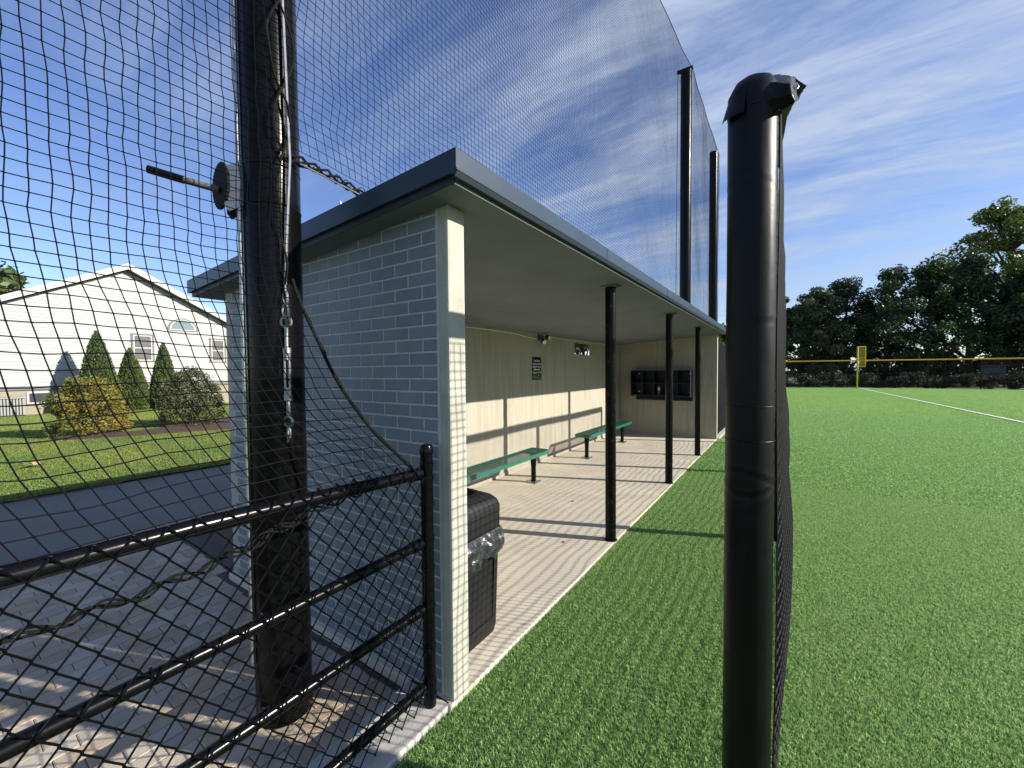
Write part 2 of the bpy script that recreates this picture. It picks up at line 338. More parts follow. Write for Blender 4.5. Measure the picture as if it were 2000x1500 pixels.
# smooth concrete borders either side of the brick field and at the foot
m = MB(); m.prism([(-1.418, -.11), (XF+.002, -.11), (XF+.002, rz(XF)-.125), (-1.418, rz(-1.418)-.125)], 1, YN-.004, YN+.118)
o = m.build('wall_end_pier', 'precast', ew, bevel=.012); 
m = MB(); m.prism([(-3.772, -.11), (-3.69, -.11), (-3.69, rz(-3.69)-.125), (-3.772, rz(-3.77)-.125)], 1, YN-.004, YN+.11); m.build('corner_strip', 'precast', ew, bevel=.01)
m = MB(); m.box(-3.69, -1.42, YN-.012, YN+.01, -.11, -.008); m.build('base_ledge', 'precast', ew, bevel=.006)
CH, BL, GJ = .0667, .203, .0095
def brick_mesh(l):
    x, z, c = l/2-GJ/2, CH/2-GJ/2, .002
    o_ = [(-x, -z), (x, -z), (x, z), (-x, z)]; i_ = [(-x+c, -z+c), (x-c, -z+c), (x-c, z-c), (-x+c, z-c)]
    v = [(p, -.0016, q) for p, q in i_]+[(p, -.0003, q) for p, q in o_]+[(p, .006, q) for p, q in o_]
    f = [(0, 1, 2, 3)]+[(4+k, 4+(k+1) % 4, (k+1) % 4, k) for k in range(4)]+[(8+k, 8+(k+1) % 4, 4+(k+1) % 4, 4+k) for k in range(4)]
    me = bpy.data.meshes.new('brick'); me.from_pydata(v, [], f); me.materials.append(MATS['brick_paint']); return me
BM = {}
def bmesh_for(l):
    k = round(l, 3)
    if k not in BM: BM[k] = brick_mesh(l)
    return BM[k]
bricks = []
row = 0; z = .002
while z+CH < 2.5:
    x = -1.428; first = True
    while x > -3.685:
        l = BL if (row % 2 or not first) else BL/2
        l = min(l, x+3.687); first = False
        if l > .03 and z < rz(x)-.13: bricks.append((x-l/2, z+CH/2, l))
        x -= l
    z += CH; row += 1
def covered(p): return 0
bricks.sort(key=lambda p: -p[0]); rest = MB()
for i, (bx, bz, l) in enumerate(bricks):
    me = bmesh_for(l)
    if i < 300:
        o = put('brick', me, ew); o.location = (bx, YN+random.uniform(-.0003, .0003), bz)
    else:
        n = len(rest.v); rest.v += [(q.co.x+bx, q.co.y+YN, q.co.z+bz) for q in me.vertices]; rest.f += [tuple(n+k for k in p.vertices) for p in me.polygons]
if rest.f: rest.build('far_bricks', 'brick_paint', ew, kind='stuff')
# back wall with the slot window
m = MB(); zt = rz(XB)-.12; oy0, oy1, oz0, oz1 = 7.76, 8.78, 1.965, 2.215
m.box(-3.765, XB, 1.587, oy0, -.1, zt); m.box(-3.765, XB, oy1, YFAR-.002, -.1, zt); m.box(-3.765, XB, oy0, oy1, -.1, oz0); m.box(-3.765, XB, oy0, oy1, oz1, zt)
bw = child('back_wall', m, 'wall_concrete', dug)
m = MB(); m.box(XB-.001, XB+.012, 1.6, YFAR, 0, .05); m.build('wall_skirt', 'wall_concrete', bw)
child('far_wall', wedge_wall(YFAR, YFAR+.115, -3.77, -1.34, -.11), 'wall_concrete', dug, bevel=.008)
# roof slab, flashing
m = MB(); m.prism([(-1.19, rz(-1.19)-.012), (-4.06, rz(-4.06)-.012), (-4.06, rz(-4.06)-.132), (-1.19, rz(-1.19)-.132)], 1, 1.345, 10.655)
rf = child('roof', m, 'soffit', dug)
def sl(x0, x1, t0, t1): return [(x0, rz(x0)+t0), (x1, rz(x1)+t0), (x1, rz(x1)+t1), (x0, rz(x0)+t1)]
m = MB(); m.prism([(-1.16, rz(-1.16)), (-1.16, rz(-1.16)-.098), (-1.178, rz(-1.16)-.104), (-1.186, rz(-1.16)-.098), (-1.186, rz(-1.16)-.004), (-1.5, rz(-1.5)-.008), (-1.5, rz(-1.5))], 1, 1.318, 10.68); m.build('front_flashing', 'fascia', rf)
m = MB(); m.prism([(-1.150, rz(-1.16)-.088), (-1.1595, rz(-1.16)-.088), (-1.1595, rz(-1.16)-.096), (-1.150, rz(-1.16)-.096)], 1, 1.31, 10.685)
m.prism([(-1.152, rz(-1.16)-.096), (-1.170, rz(-1.16)-.102), (-1.172, rz(-1.16)-.122), (-1.164, rz(-1.16)-.118)], 1, 1.316, 10.68); m.build('drip_edge', 'fascia_trim', rf)
m = MB(); m.prism(sl(-4.09, -1.162, -.098, .0015), 1, 1.317, 1.343); m.build('side_flashing', 'fascia', rf)
m = MB(); m.prism(sl(-4.06, -1.19, -.131, -.0985), 1, 1.339, 1.3445); m.build('soffit_shade_band', 'fascia_trim', rf)  # dark strip over the pale slab side; its colour stands in for soffit shade
m = MB(); m.prism(sl(-4.09, -1.162, -.098, .0015), 1, 10.657, 10.681); m.build('side_flashing', 'fascia', rf)
m = MB(); m.box(-4.09, -4.062, 1.345, 10.655, rz(-4.08)-.098, rz(-4.08)); m.build('back_flashing', 'fascia', rf)
m = MB(); m.prism(sl(-4.06, -1.5, -.011, -.003), 1, 1.344, 10.656); m.build('roof_membrane', 'fascia_trim', rf)
for y in (3.05, 4.97, 6.9, 8.8): # joint covers in the flashing
    m = MB(); m.box(-1.1598, -1.1575, y, y+.05, rz(-1.16)-.087, rz(-1.16)); m.build('flashing_joint', 'fascia', rf)
for k, y in enumerate((3.76, 6.11, 8.38)):
    m = MB(); m.lathe([(.0505, .004), (.0505, rz(-1.4)-.134)], -1.395, y, 28)
    p_ = child('post', m, 'scuffed_steel', dug, smooth=True)
    m = MB(); m.lathe([(.062, .001), (.062, .006), (.051, .012)], -1.395, y, 28); m.build('base_ring', 'scuffed_steel', p_)
    zc = rz(-1.4)-.138; m = MB(); m.box(-1.47, -1.32, y-.075, y+.075, zc-.004, zc); m.build('head_plate', 'soffit', p_)
# conduit in the far corner
m = MB(); m.tube([(-3.60, 10.512, .55), (-3.60, 10.512, 2.22)], .011, 10); m.box(-3.64, -3.56, 10.49, 10.53, .40, .55); child('conduit', m, 'galvanised', dug)

# ------------------------------------------------------------------ benches
def bench(y0, y1, legs, label, clear=None):
    t = thing('bench', label, 'bench', (-3.07, (y0+y1)/2, 0), 'dugout benches')
    x0, x1, zt, rd = -3.235, -2.91, .462, .05
    # rim: rounded rectangle loop
    loop = []
    for cx, cy, a0 in ((x1-rd, y1-rd, 0), (x0+rd, y1-rd, 90), (x0+rd, y0+rd, 180), (x1-rd, y0+rd, 270)):
        for k in range(6):
            a = math.radians(a0+k*18); loop.append((cx+rd*math.cos(a), cy+rd*math.sin(a)))
    m = MB(); n = len(loop); prof = [(0, zt-.003), (-.006, zt+.002), (-.014, zt), (-.014, zt-.01), (-.004, zt-.01), (-.004, zt-.052), (0, zt-.052)]
    cx, cy = (x0+x1)/2, (y0+y1)/2
    for px, py in loop:
        # inward normal approximated towards the bench centre line
        ix = cx-px; iy = max(y0+.15, min(y1-.15, py))-py; ln = math.hypot(ix, iy) or 1
        for d_, z_ in prof: m.v.append((px-ix/ln*d_, py-iy/ln*d_, z_))
    k = len(prof)
    for i in range(n):
        for j in range(k):
            a, b_ = i*k+j, i*k+(j+1) % k; c, d_ = ((i+1) % n)*k+(j+1) % k, ((i+1) % n)*k+j; m.f.append((a, b_, c, d_))
    # profile offsets are outward for positive: flip sign so rim body lies inside
    rim = child('seat_rim', m, 'bench_green', t, smooth=True)
    m = MB(); p = .034; z_ = zt-.004; hw = .0034
    y = y0+.02
    while y < y1-.015:
        m.box(x0+.006, x1-.006, y-hw, y+hw, z_-.0032, z_); y += p
    x = x0+.02
    while x < x1-.012:
        m.box(x-hw, x+hw, y0+.006, y1-.006, z_-.0036, z_-.0004); x += p*.92
    g = child('seat_grid', m, 'bench_grid', t, kind='stuff')
    for ly in legs:
        m = MB(); m.lathe([(.036, .012), (.036, .22), (.044, .30), (.050, .408)], -3.075, ly, 18)
        lg = child('leg', m, 'black_steel', t, smooth=True)
        m = MB(); m.box(-3.165, -2.985, ly-.09, ly+.09, .001, .011); m.build('base_plate', 'galvanised', lg, bevel=.003)
        m = MB()
        for sx in (-.068, .068):
            for sy in (-.068, .068): m.lathe([(.010, .011), (.010, .03)], -3.075+sx, ly+sy, 6)
        m.build('anchor_bolts', 'galvanised', lg)
        m = MB(); m.box(-3.20, -2.95, ly-.025, ly+.025, .408, .446); m.build('seat_bracket', 'black_steel', lg)
    return t
bench(2.90, 5.33, (3.10, 5.12), 'green mesh bench at the back wall nearest the trash can')
bench(6.84, 9.24, (7.05, 9.02), 'green mesh bench farther down the dugout near the helmet rack')

# ------------------------------------------------------------------ trash can, liner
t = thing('trash_can', 'black plastic trash can with domed lid in the corner behind the brick end wall', 'trash can', (-1.72, 1.845, 0))
def rrect(cx, cy, hx, hy, r, k=5):
    P = []
    for sx, sy, a0 in ((1, 1, 0), (-1, 1, 90), (-1, -1, 180), (1, -1, 270)):
        for i in range(k):
            a = math.radians(a0+90*i/(k-1)); P.append((cx+sx*(hx-r)+r*math.cos(a), cy+sy*(hy-r)+r*math.sin(a)))
    return P
def loft(m, rings):
    n0 = len(m.v); n = len(rings[0][0])
    for P, z in rings: m.v += [(x, y, z(x, y) if callable(z) else z) for x, y in P]
    for i in range(len(rings)-1):
        for k in range(n):
            j = (k+1) % n; m.f.append((n0+i*n+k, n0+i*n+j, n0+(i+1)*n+j, n0+(i+1)*n+k))
    m.f.append(tuple(n0+k for k in range(n))[::-1]); m.f.append(tuple(n0+(len(rings)-1)*n+k for k in range(n)))
cx, cy = -1.72, 1.845
m = MB(); loft(m, [(rrect(cx, cy, .205, .205, .04), .002), (rrect(cx, cy, .215, .215, .04), .05), (rrect(cx, cy, .232, .232, .04), .66)]); body = child('body', m, 'bin_plastic', t, smooth=True)
# recessed side panels shown as raised frame strips
m = MB(); f_ = lambda z: .2055+.0272*(z/.66)
for sgn in (1,):
    for (y0, y1, z0, z1) in ((-.18, -.15, .11, .60), (.15, .18, .11, .60), (-.18, .18, .085, .11)):
        xa, xb = cx+f_(z0)+.0005, cx+f_(z1)+.0015
        m.v += []
        m.quad((xa+.009, cy+y0, z0), (xa+.009, cy+y1, z0), (xb+.009, cy+y1, z1), (xb+.009, cy+y0, z1))
        m.quad((xa-.004, cy+y0, z1), (xb-.004, cy+y1, z1), (xb+.009, cy+y1, z1), (xb+.009, cy+y0, z1))
        m.quad((xa-.004, cy+y0, z0), (xa+.009, cy+y0, z0), (xb+.009, cy+y0, z1), (xb-.004, cy+y0, z1))
        m.quad((xa-.004, cy+y1, z0), (xa+.009, cy+y1, z0), (xb+.009, cy+y1, z1), (xb-.004, cy+y1, z1))
m.build('panel_frame', 'bin_plastic', body)
m = MB(); loft(m, [(rrect(cx, cy, .238, .238, .05, 7), .672), (rrect(cx, cy, .24, .24, .05, 7), .80), (rrect(cx, cy, .232, .232, .06, 7), .835), (rrect(cx, cy, .21, .21, .07, 7), .862), (rrect(cx, cy, .165, .165, .08, 7), .882), (rrect(cx, cy, .15, .15, .08, 7), .89), (rrect(cx, cy, .135, .135, .07, 7), .886), (rrect(cx, cy, .12, .12, .06, 7), .80)]); lid = child('lid', m, 'bin_plastic', t, smooth=True)
# liner bag folded over the rim
m = MB(); P = rrect(cx, cy, .236, .236, .04, 10)
Q = []
for (xa, ya), (xb_, yb_) in zip(P, P[1:]+P[:1]):
    st_ = max(1, int(math.hypot(xb_-xa, yb_-ya)/.012)); Q += [(xa+(xb_-xa)*q/st_, ya+(yb_-ya)*q/st_) for q in range(st_)]
P = Q; n = len(P); rings = 16
for i in range(rings):
    u = i/(rings-1)
    for k, (x, y) in enumerate(P):
        dx, dy = x-cx, y-cy; ln = math.hypot(dx, dy); a = math.atan2(dy, dx)
        out = .004+.03*math.sin(u*2.6)*(1+.9*wob(x*9, y*9, u*2+1.7))+.045*(.28-abs(wob(x*13, y*13, u*1.4+4.2)))*min(1, u*2.5)+.004*wob(x*40, y*40, u*4)*u
        drop = .18+.09*wob(x*6, y*6, 9.1)+.02*wob(x*18, y*18, 2)
        if i == 0: out = .001
        m.v.append((x+dx/ln*out, y+dy/ln*out, .668-u*drop-.012*wob(a*6, u*3, 3)*u))
for i in range(rings-1):
    for k in range(n):
        j = (k+1) % n; m.f.append((i*n+k, i*n+j, (i+1)*n+j, (i+1)*n+k))
lb = m.build('liner_bag', 'bag'); tag(lb, 'crumpled black plastic liner folded over the rim of the trash can', 'trash bag')

# ------------------------------------------------------------------ sign, light, cable, helmet rack, bottle
t = thing('wall_sign', 'narrow black and green sign with white lettering on the back wall', 'sign', (XB, 6.2, 1.67))
m = MB(); m.box(XB+.001, XB+.006, 6.05, 6.36, 1.475, 1.875); pn = child('panel', m, 'sign_black', t)
XS = XB+.0075
m = MB(); m.box(XB+.006, XS, 6.065, 6.345, 1.492, 1.522); m.build('green_band', 'sign_green', pn)
m = MB(); m.box(XB+.006, XS, 6.065, 6.22, 1.535, 1.546); m.build('lime_stripe', 'sign_lime', pn)
m = MB(); m.box(XB+.006, XS, 6.065, 6.20, 1.556, 1.568); m.build('grey_stripe', 'sign_green', pn)
m = MB(); m.tube([(XB+.006, 6.265, 1.556), (XS+.0005, 6.265, 1.556)], .021, 14); m.build('round_emblem', 'sign_lime', pn)
m = MB(); m.tube([(XB+.006, 6.325, 1.55), (XS, 6.325, 1.55)], .013, 12); m.build('round_emblem', 'sign_green', pn)
for i, (tx, sz) in enumerate((('No Food', .046), ('Including Gum &', .036), ('Sunflower Seeds', .036), ('Allowed in', .044), ('Dugout or Field', .037))):
    cu = bpy.data.curves.new('lettering', 'FONT'); cu.body = tx; cu.size = sz*1.18; cu.align_x = 'CENTER'; cu.extrude = .0006; cu.offset = .0012
    tmp = bpy.data.objects.new('tmp', cu); COL.objects.link(tmp); dg = bpy.context.evaluated_depsgraph_get()
    me = bpy.data.meshes.new_from_object(tmp.evaluated_get(dg)); bpy.data.objects.remove(tmp); me.materials.clear(); me.materials.append(MATS['sign_white'])
    o = put('lettering', me, pn); o.matrix_local = Matrix.Translation((XB+.0072, 6.205, 1.79-i*.05)) @ Matrix(((0, 0, 1, 0), (1, 0, 0, 0), (0, 1, 0, 0), (0, 0, 0, 1)))
for y in (6.075, 6.335):
    m = MB(); m.tube([(XB+.006, y, 1.848), (XB+.009, y, 1.848)], .006, 8); m.build('screw', 'bolt', pn)
t = thing('security_light', 'black twin head security light under the roof above the sign', 'light', (XB, 6.33, 2.22))
m = MB(); m.box(XB+.001, XB+.05, 6.24, 6.40, 2.17, 2.262); child('housing', m, 'box_dark', t, bevel=.008)
for y, z_, ax in ((6.40, 2.235, (1, .05, -.25)), (6.28, 2.165, (.85, -.4, -.5))):
    a = Vector(ax).normalized(); c = Vector((XB+.07, y, z_)); m = MB(); m.tube([c, c+a*.03, c+a*.075, c+a*.08], [.02, .045, .048, .044], 18); hd = child('lamp_head', m, 'box_dark', t, smooth=True)
    m = MB(); m.tube([c+a*.0805, c+a*.084], .038, 18); m.build('lens', 'white_plastic', hd)
m = MB(); P = []
for i in range(60):
    y = 1.65+i*(6.22-1.65)/59; P.append((XB+.010, y, 2.268-.02-.05*smooth((y-5.2)/1.0)-.006*abs(math.sin(y*4))))
m.tube(P, .006, 6); P = []
for i in range(40):
    y = 6.42+i*(10.5-6.42)/39; P.append((XB+.010, y, 2.19+.06*smooth((y-6.42)/.3)+.004*math.sin(y*5)))
m.tube(P, .006, 6); tag(m.build('power_cable', 'white_plastic'), 'thin white power cable running along the top of the back wall', 'cable')
t = thing('helmet_rack', 'navy ten hole helmet rack with bat holder on the far dugout wall', 'rack', (-2.57, YFAR, 1.3))
x0, x1, z0, z1, y0, y1, th = -3.27, -1.865, 1.0, 1.615, YFAR-.30, YFAR-.002, .012
m = MB(); m.box(x0, x1, y1-.008, y1, z0, z1); child('back_panel', m, 'rack_blue', t)
for zc in (z0, (z0+z1)/2-th/2, z1-th): m = MB(); m.box(x0+th+.001, x1-th-.001, y0+.001, y1-.009, zc, zc+th); child('shelf', m, 'rack_blue', t)
for i in range(6):
    xx = x0+(x1-x0-th)*i/5
    if i in (0, 5): m = MB(); m.box(xx, xx+th, y0, y1-.009, z0-.02, z1+.005); child('side_panel', m, 'rack_blue', t)
    else:
        for (a, b_) in ((z0+th+.001, (z0+z1)/2-th/2-.001), ((z0+z1)/2+th/2+.001, z1-th-.001)): m = MB(); m.box(xx, xx+th, y0+.002, y1-.009, a, b_); child('divider', m, 'rack_blue', t)
for xx in (x0+.13, x1-.06):
    for zc in (z0+.08, z1-.08): m = MB(); m.tube([(xx, y1-.008, zc), (xx, y1-.014, zc)], .016, 10); child('mounting_bolt', m, 'bolt', t)
m = MB(); m.box(x0+.06, x1, y1-.012, y1, z0-.13, z0-.021); br = child('bat_holder', m, 'rack_blue', t)
m = MB(); yy = y0+.10; n = 12; wx = (x1-x0-.06)/n
m.box(x0+.06, x1, yy+.06, y1-.012, z0-.10, z0-.088)
for i in range(n+1): m.box(x0+.06+i*wx-.018 if i else x0+.06, (x0+.06+i*wx+.018) if i < n else x1, yy, yy+.0598, z0-.0995, z0-.0885)
m.build('notched_shelf', 'rack_blue', br)
t = thing('bottle', 'small white and green bottle standing in a lower compartment of the helmet rack', 'bottle', (-2.60, YFAR-.2, z0+th))
m = MB(); m.lathe([(.03, z0+th+.001), (.032, z0+th+.01), (.032, z0+.13)], -2.60, YFAR-.2, 16); child('body', m, 'bottle_green', t, smooth=True)
m = MB(); m.lathe([(.033, z0+.131), (.033, z0+.175), (.014, z0+.20)], -2.60, YFAR-.2, 16); child('shoulder', m, 'white_plastic', t, smooth=True)
m = MB(); m.lathe([(.012, z0+.2005), (.012, z0+.23)], -2.60, YFAR-.2, 12); child('cap', m, 'white_plastic', t, smooth=True)

# ------------------------------------------------------------------ net poles
PX, PY, PR = -2.08, 1.02, .125
t = thing('net_pole', 'thick glossy black net pole in front of the brick end wall', 'pole', (PX, PY, -.06), 'net poles')
m = MB(); m.lathe([(PR, -.10), (PR, 9.0)], PX, PY, 48); sh = child('shaft', m, 'black_steel', t, smooth=True)
m = MB(); m.lathe([(PR+.004, 9.0), (PR+.004, 9.03), (.05, 9.06)], PX, PY, 32); child('cap', m, 'black_steel', t, smooth=True)
vd = Vector((-PX, -PY, 0)).normalized(); lf = Vector((vd.y, -vd.x, 0))   # towards camera, image left
lf = -lf if lf.dot(rt) > 0 else lf
pc = Vector((PX, PY, 0))
m = MB(); q = pc+lf*(PR+.004)+vd*.045; m.tube([(q.x, q.y, .25), (q.x, q.y, 9)], .0095, 10); child('conduit', m, 'galvanised', t, smooth=True)
# winch with gear and crank handle on the side away from the field
wc = pc+lf*(PR+.002); wz = 2.50
A = lambda a, bq, z_: wc+lf*a+vd*bq+Vector((0, 0, z_))
pl_ = [(-.02, .115), (.045, .075), (.058, 0), (.058, -.105), (.04, -.13), (-.02, -.085)]; k = len(pl_)
m = MB()
for d0, d1 in ((.052, .058), (-.058, -.052)):
    n0 = len(m.v)
    for d_ in (d0, d1):
        for a, z_ in pl_: m.v.append(tuple(A(a, d_, wz+z_)))
    m.f += [tuple(n0+i for i in range(k)), tuple(n0+i for i in range(k, 2*k))[::-1]]+[(n0+i, n0+(i+1) % k, n0+k+(i+1) % k, n0+k+i) for i in range(k)]
wn = child('winch', m, 'winch_paint', t)
gn = (lf*.90+vd*.43).normalized(); ge = Vector((0, 0, 1)).cross(gn).normalized(); gc0 = A(.068, .01, wz-.005)
m = MB()
for d_ in (0, .010):
    for i in range(72):
        a = 2*math.pi*i/72; R_ = .106 if i % 2 else .099; m.v.append(tuple(gc0+gn*d_+ge*math.cos(a)*R_*.8+Vector((0, 0, 1))*math.sin(a)*R_))
m.f += [tuple(range(72)), tuple(range(72, 144))[::-1]]+[(i, (i+1) % 72, 72+(i+1) % 72, 72+i) for i in range(72)]
m.build('gear', 'cast_iron', wn)
m = MB(); m.tube([A(.02, -.052, wz), A(.02, .052, wz)], .04, 20); m.build('drum', 'galvanised', wn, smooth=True)
h0 = gc0+gn*.012+Vector((0, 0, -.02)); h1 = h0+lf*.14+Vector((0, 0, .025))-vd*.02; h2 = h0+lf*.255+Vector((0, 0, .05))-vd*.04
m = MB(); m.tube([h0, h1], .015, 12); m.build('crank_arm', 'rusty', wn, smooth=True)
m = MB(); m.tube([h0.lerp(h1, .92), h2], .0175, 12); m.build('grip', 'vinyl_coat', wn, smooth=True)
# clamp straps
for z_ in (2.60, 2.42, 5.0):
    m = MB(); m.lathe([(PR+.0015, z_-.004), (PR+.003, z_), (PR+.0015, z_+.004)], PX, PY, 40, cap=False); child('strap', m, 'vinyl_coat', t)
for yy, lab in ((10.88, 'tall black net pole rising just beyond the far end of the dugout roof'), (15.4, 'farthest black net pole, shorter looking, beside the net edge past the dugout')):
    t2 = thing('net_pole', lab, 'pole', (-2.12, yy, -.1), 'net poles')
    m = MB(); m.lathe([(PR, -.11), (PR, 8.85)], -2.12, yy, 32); child('shaft', m, 'black_steel', t2, smooth=True)
    m = MB(); m.lathe([(PR+.004, 8.85), (PR+.004, 8.9)], -2.12, yy, 32); child('cap', m, 'black_steel', t2, smooth=True)
    m = MB(); m.tube([(-1.985, yy-.03, 3), (-1.985, yy-.03, 8.86)], .008, 6); child('conduit', m, 'galvanised', t2)
    if yy < 12:
        m = MB(); m.box(-2.33, -1.96, yy-.03, yy+.03, 8.90, 8.98); child('pulley_arm', m, 'black_steel', t2, bevel=.01)
        m = MB(); m.tube([(-2.31, yy, 8.91), (-2.34, yy, 2.66)], .006, 5); child('hoist_line', m, 'rope', t2)
# steel cable with turnbuckle on the near pole
XC, YC = -1.938, 1.00
t = thing('turnbuckle', 'galvanised turnbuckle and shackle hanging on the near black pole', 'turnbuckle', (XC, YC, 1.36))
def ring(m, c, R_, r_, n=18, sx=1, sz=1, ang=0):
    P = []
    for i in range(n+1):
        a = 2*math.pi*i/n; e = (rt*math.cos(ang)+vd*math.sin(ang)); P.append(Vector(c)+e*math.cos(a)*R_*sx+Vector((0, 0, 1))*math.sin(a)*R_*sz)
    m.tube(P, r_, 8, cap=False)
m = MB()
for s_ in (-.011, .011):
    q = rt*s_; m.tube([(XC+q.x, YC+q.y, 1.53), (XC+q.x, YC+q.y, 1.735)], .0055, 8)
m.tube([(XC, YC, 1.51), (XC, YC, 1.535)], .018, 12); m.tube([(XC, YC, 1.73), (XC, YC, 1.755)], .018, 12); child('body', m, 'galvanised', t, smooth=True)
m = MB(); m.tube([(XC, YC, 1.70), (XC, YC, 1.855)], .0085, 10); ring(m, (XC, YC, 1.875), .024, .0065); child('eye_bolt', m, 'galvanised', t, smooth=True)
m = MB(); m.tube([(XC, YC, 1.57), (XC, YC, 1.44)], .0085, 10); ring(m, (XC, YC, 1.41), .024, .0065, ang=.6); child('eye_bolt', m, 'galvanised', t, smooth=True)
m = MB(); ring(m, (XC, YC, 1.925), .014, .006, sz=2.4); ring(m, (XC, YC, 1.985), .016, .006, sz=2, ang=1.0); child('chain_link', m, 'galvanised', t, smooth=True)
m = MB(); ring(m, (XC, YC, 1.362), .016, .0055, sz=2, ang=1.2); ring(m, (XC-.03, YC, 1.33), .02, .006, ang=.9); child('shackle', m, 'galvanised', t, smooth=True)
m = MB(); m.tube([(XC, YC, 2.01), (XC, YC+.012, 2.25), (XC+.012, YC+.03, 2.62), (XC, YC+.02, 3.4), (XC, YC, 5), (XC, YC, 8.95)], .0065, 8); tag(m.build('support_cable', 'galvanised', smooth=True), 'silver steel cable running up the field side of the near black pole', 'cable')
m = MB(); P = []
for i in range(220):
    z_ = 1.98+i*.032; k = (z_-2.62)/.34; a = math.sin(k*math.pi)
    P.append((XC+.010+.012*math.cos(k*9), YC-.012+.045*a*(1 if z_ > 2.62 else .3), z_))
m.tube(P, .0055, 6)
P = []
for i in range(200):
    z_ = 2.62+i*.032; k = (z_-2.62)/.34; P.append((XC+.006, YC+.015-.05*math.sin(k*math.pi), z_))
m.tube(P, .0055, 6)
tag(m.build('lacing_rope', 'rope', smooth=True), 'black lacing rope looped along the cable on the near pole', 'rope')

# ------------------------------------------------------------------ high nets
def net_mesh(S, nu, nv, su, sv, rad, sides=3):
    m = MB()
    for i in range(nu+1): m.tube([S(i, j) for j in frange(0, nv, sv)], rad, sides, cap=False)
    for j in range(nv+1): m.tube([S(i, j) for i in frange(0, nu, su)], rad, sides, cap=False)
    return m
def frange(a, b, s):
    o = []; x = a
    while x < b-1e-6: o.append(x); x += s
    o.append(b); return o
CELL = .0445
# net hanging over the chain link fence
def xe(z): return -1.935+.515*max(0, min(1, (2.12-z)/.95))**1.15
def ye(z): return 1.03+(.28*max(0, (1.99-z)/.82)**2.1 if z < 1.99 else 0)
Y0 = -2.2; NU = 73; NV = 175
def SL(i, j):
    z = 1.172+j*CELL; s = i/NU; y = Y0+(ye(z)-Y0)*s
    a = .010*smooth((j)/4)
    low = smooth((2.3-z)/.6)
    w = wob(y*2.6, z*3.3, .3); w2 = wob(y*9, z*9, 5.1)
    return (xe(z)+(.02+.03*low)*w*smooth(j/5)+.006*w2, y+(.016*wob(y*3, z*2.2, 7)+.009*wob(y*9, z*10, 3)+.03*low*wob(y*1.5, z*4, 2))*smooth(j/3)*(1-smooth((s-.97)/.03)), z+(.012*wob(y*2, z*2, 11)+.007*wob(y*8, z*8, 13)+.03*low*wob(y*2.4, z*1.5, 21))*smooth(j/3))
nL = thing('safety_net', 'black square mesh net hanging in front of the house and above the chain link fence', 'net', (-1.7, 0, 1.17))
m = net_mesh(SL, NU, NV, 1, 1, .0021)
for i in range(26, NU):
    for j in range(1, 66):
        p = SL(i, j); r_ = .0042; n = len(m.v); m.v += [(p[0]+r_, p[1], p[2]), (p[0], p[1]+r_, p[2]-r_*.4), (p[0], p[1]-r_, p[2]+r_*.4), (p[0], p[1], p[2]+r_), (p[0]-r_, p[1], p[2]), (p[0], p[1], p[2]-r_)]
        m.f += [(n, n+1, n+3), (n, n+3, n+2), (n, n+2, n+5), (n, n+5, n+1), (n+4, n+3, n+1), (n+4, n+2, n+3), (n+4, n+5, n+2), (n+4, n+1, n+5)]
child('net_mesh', m, 'net_cord', nL, kind='stuff')
m = MB(); m.tube([SL(NU, j) for j in frange(0, 22, 1)], .0075, 8); m.tube([Vector(SL(NU, j))+Vector((.004, .006*math.sin(j*2.1), 0)) for j in frange(0, 22, .5)], .005, 6); child('edge_rope', m, 'rope', nL, smooth=True)
m = MB(); rr = random.Random(9)
for k in range(3):
    P = []
    for i in range(150):
        y = -.9+i*.0145; P.append((-1.50+.02*wob(y*9, k*3, 1)+.012*math.sin(y*40+k*2), y, 1.02+.115*smooth((y-.35)/.75)-.05*smooth((-.0-y)/.6)+.014*wob(y*14, k*5, 3)+.012*math.cos(y*43+k)))
    m.tube(P, .0042, 5)
child('bottom_rope', m, 'rope', nL)
# net above the dugout roof
def SR(i, j):
    y = 1.05+i*CELL; z = 2.70-.09*smooth((y-1.05)/.9)+j*CELL
    n_ = math.exp(-(y-1.05)/.9)*math.exp(-(z-2.6)/1.3)
    w = .012+.05*n_
    sag = .05*math.sin(math.pi*(y-1.05)/9.8)**2 if y < 10.9 else .03
    bow = -.20*math.sin(math.pi*max(0, min(1, (y-1.05)/9.8)))*smooth((z-2.6)/2.5)
    return (-1.945+bow+.03*wob(y*.8, z*.8, 1)+w*.4*wob(y*4, z*4, 2), y+w*wob(y*3, z*3, 4)+.02*n_*wob(y*14, z*9, 8), min(z, 8.84)+w*wob(y*2.2, z*2.6, 6)-.5*sag*smooth((z-5)/4))
NUR, NVR = int((15.4-1.05)/CELL), int((8.80-2.62)/CELL)
nR = thing('safety_net', 'tall black backstop net stretched between the poles above the dugout roof', 'net', (-1.945, 6, 2.6))
child('net_mesh', net_mesh(SR, NUR, NVR, 4, 4, .0016), 'net_cord', nR, kind='stuff')
m = MB(); m.tube([SR(i, NVR) for i in frange(0, NUR, 4)], .007, 6); rr = random.Random(4)
tr_ = child('top_rope', m, 'rope', nR, smooth=True)
m = MB()
for k in range(3):
    P = []
    for i in range(0, 160):
        y = 1.03+i*.062; s_ = 1.2 if y < 1.9 else .5
        P.append((-1.935+.014*s_*math.sin(y*31+k*2.1)+.012*s_*wob(y*7, k, 2), y, 2.645-.085*smooth((y-1.03)/.9)+.013*s_*math.cos(y*29+k*2.1)+.012*s_*wob(y*6, k, 5)))
    m.tube(P, .006, 6)
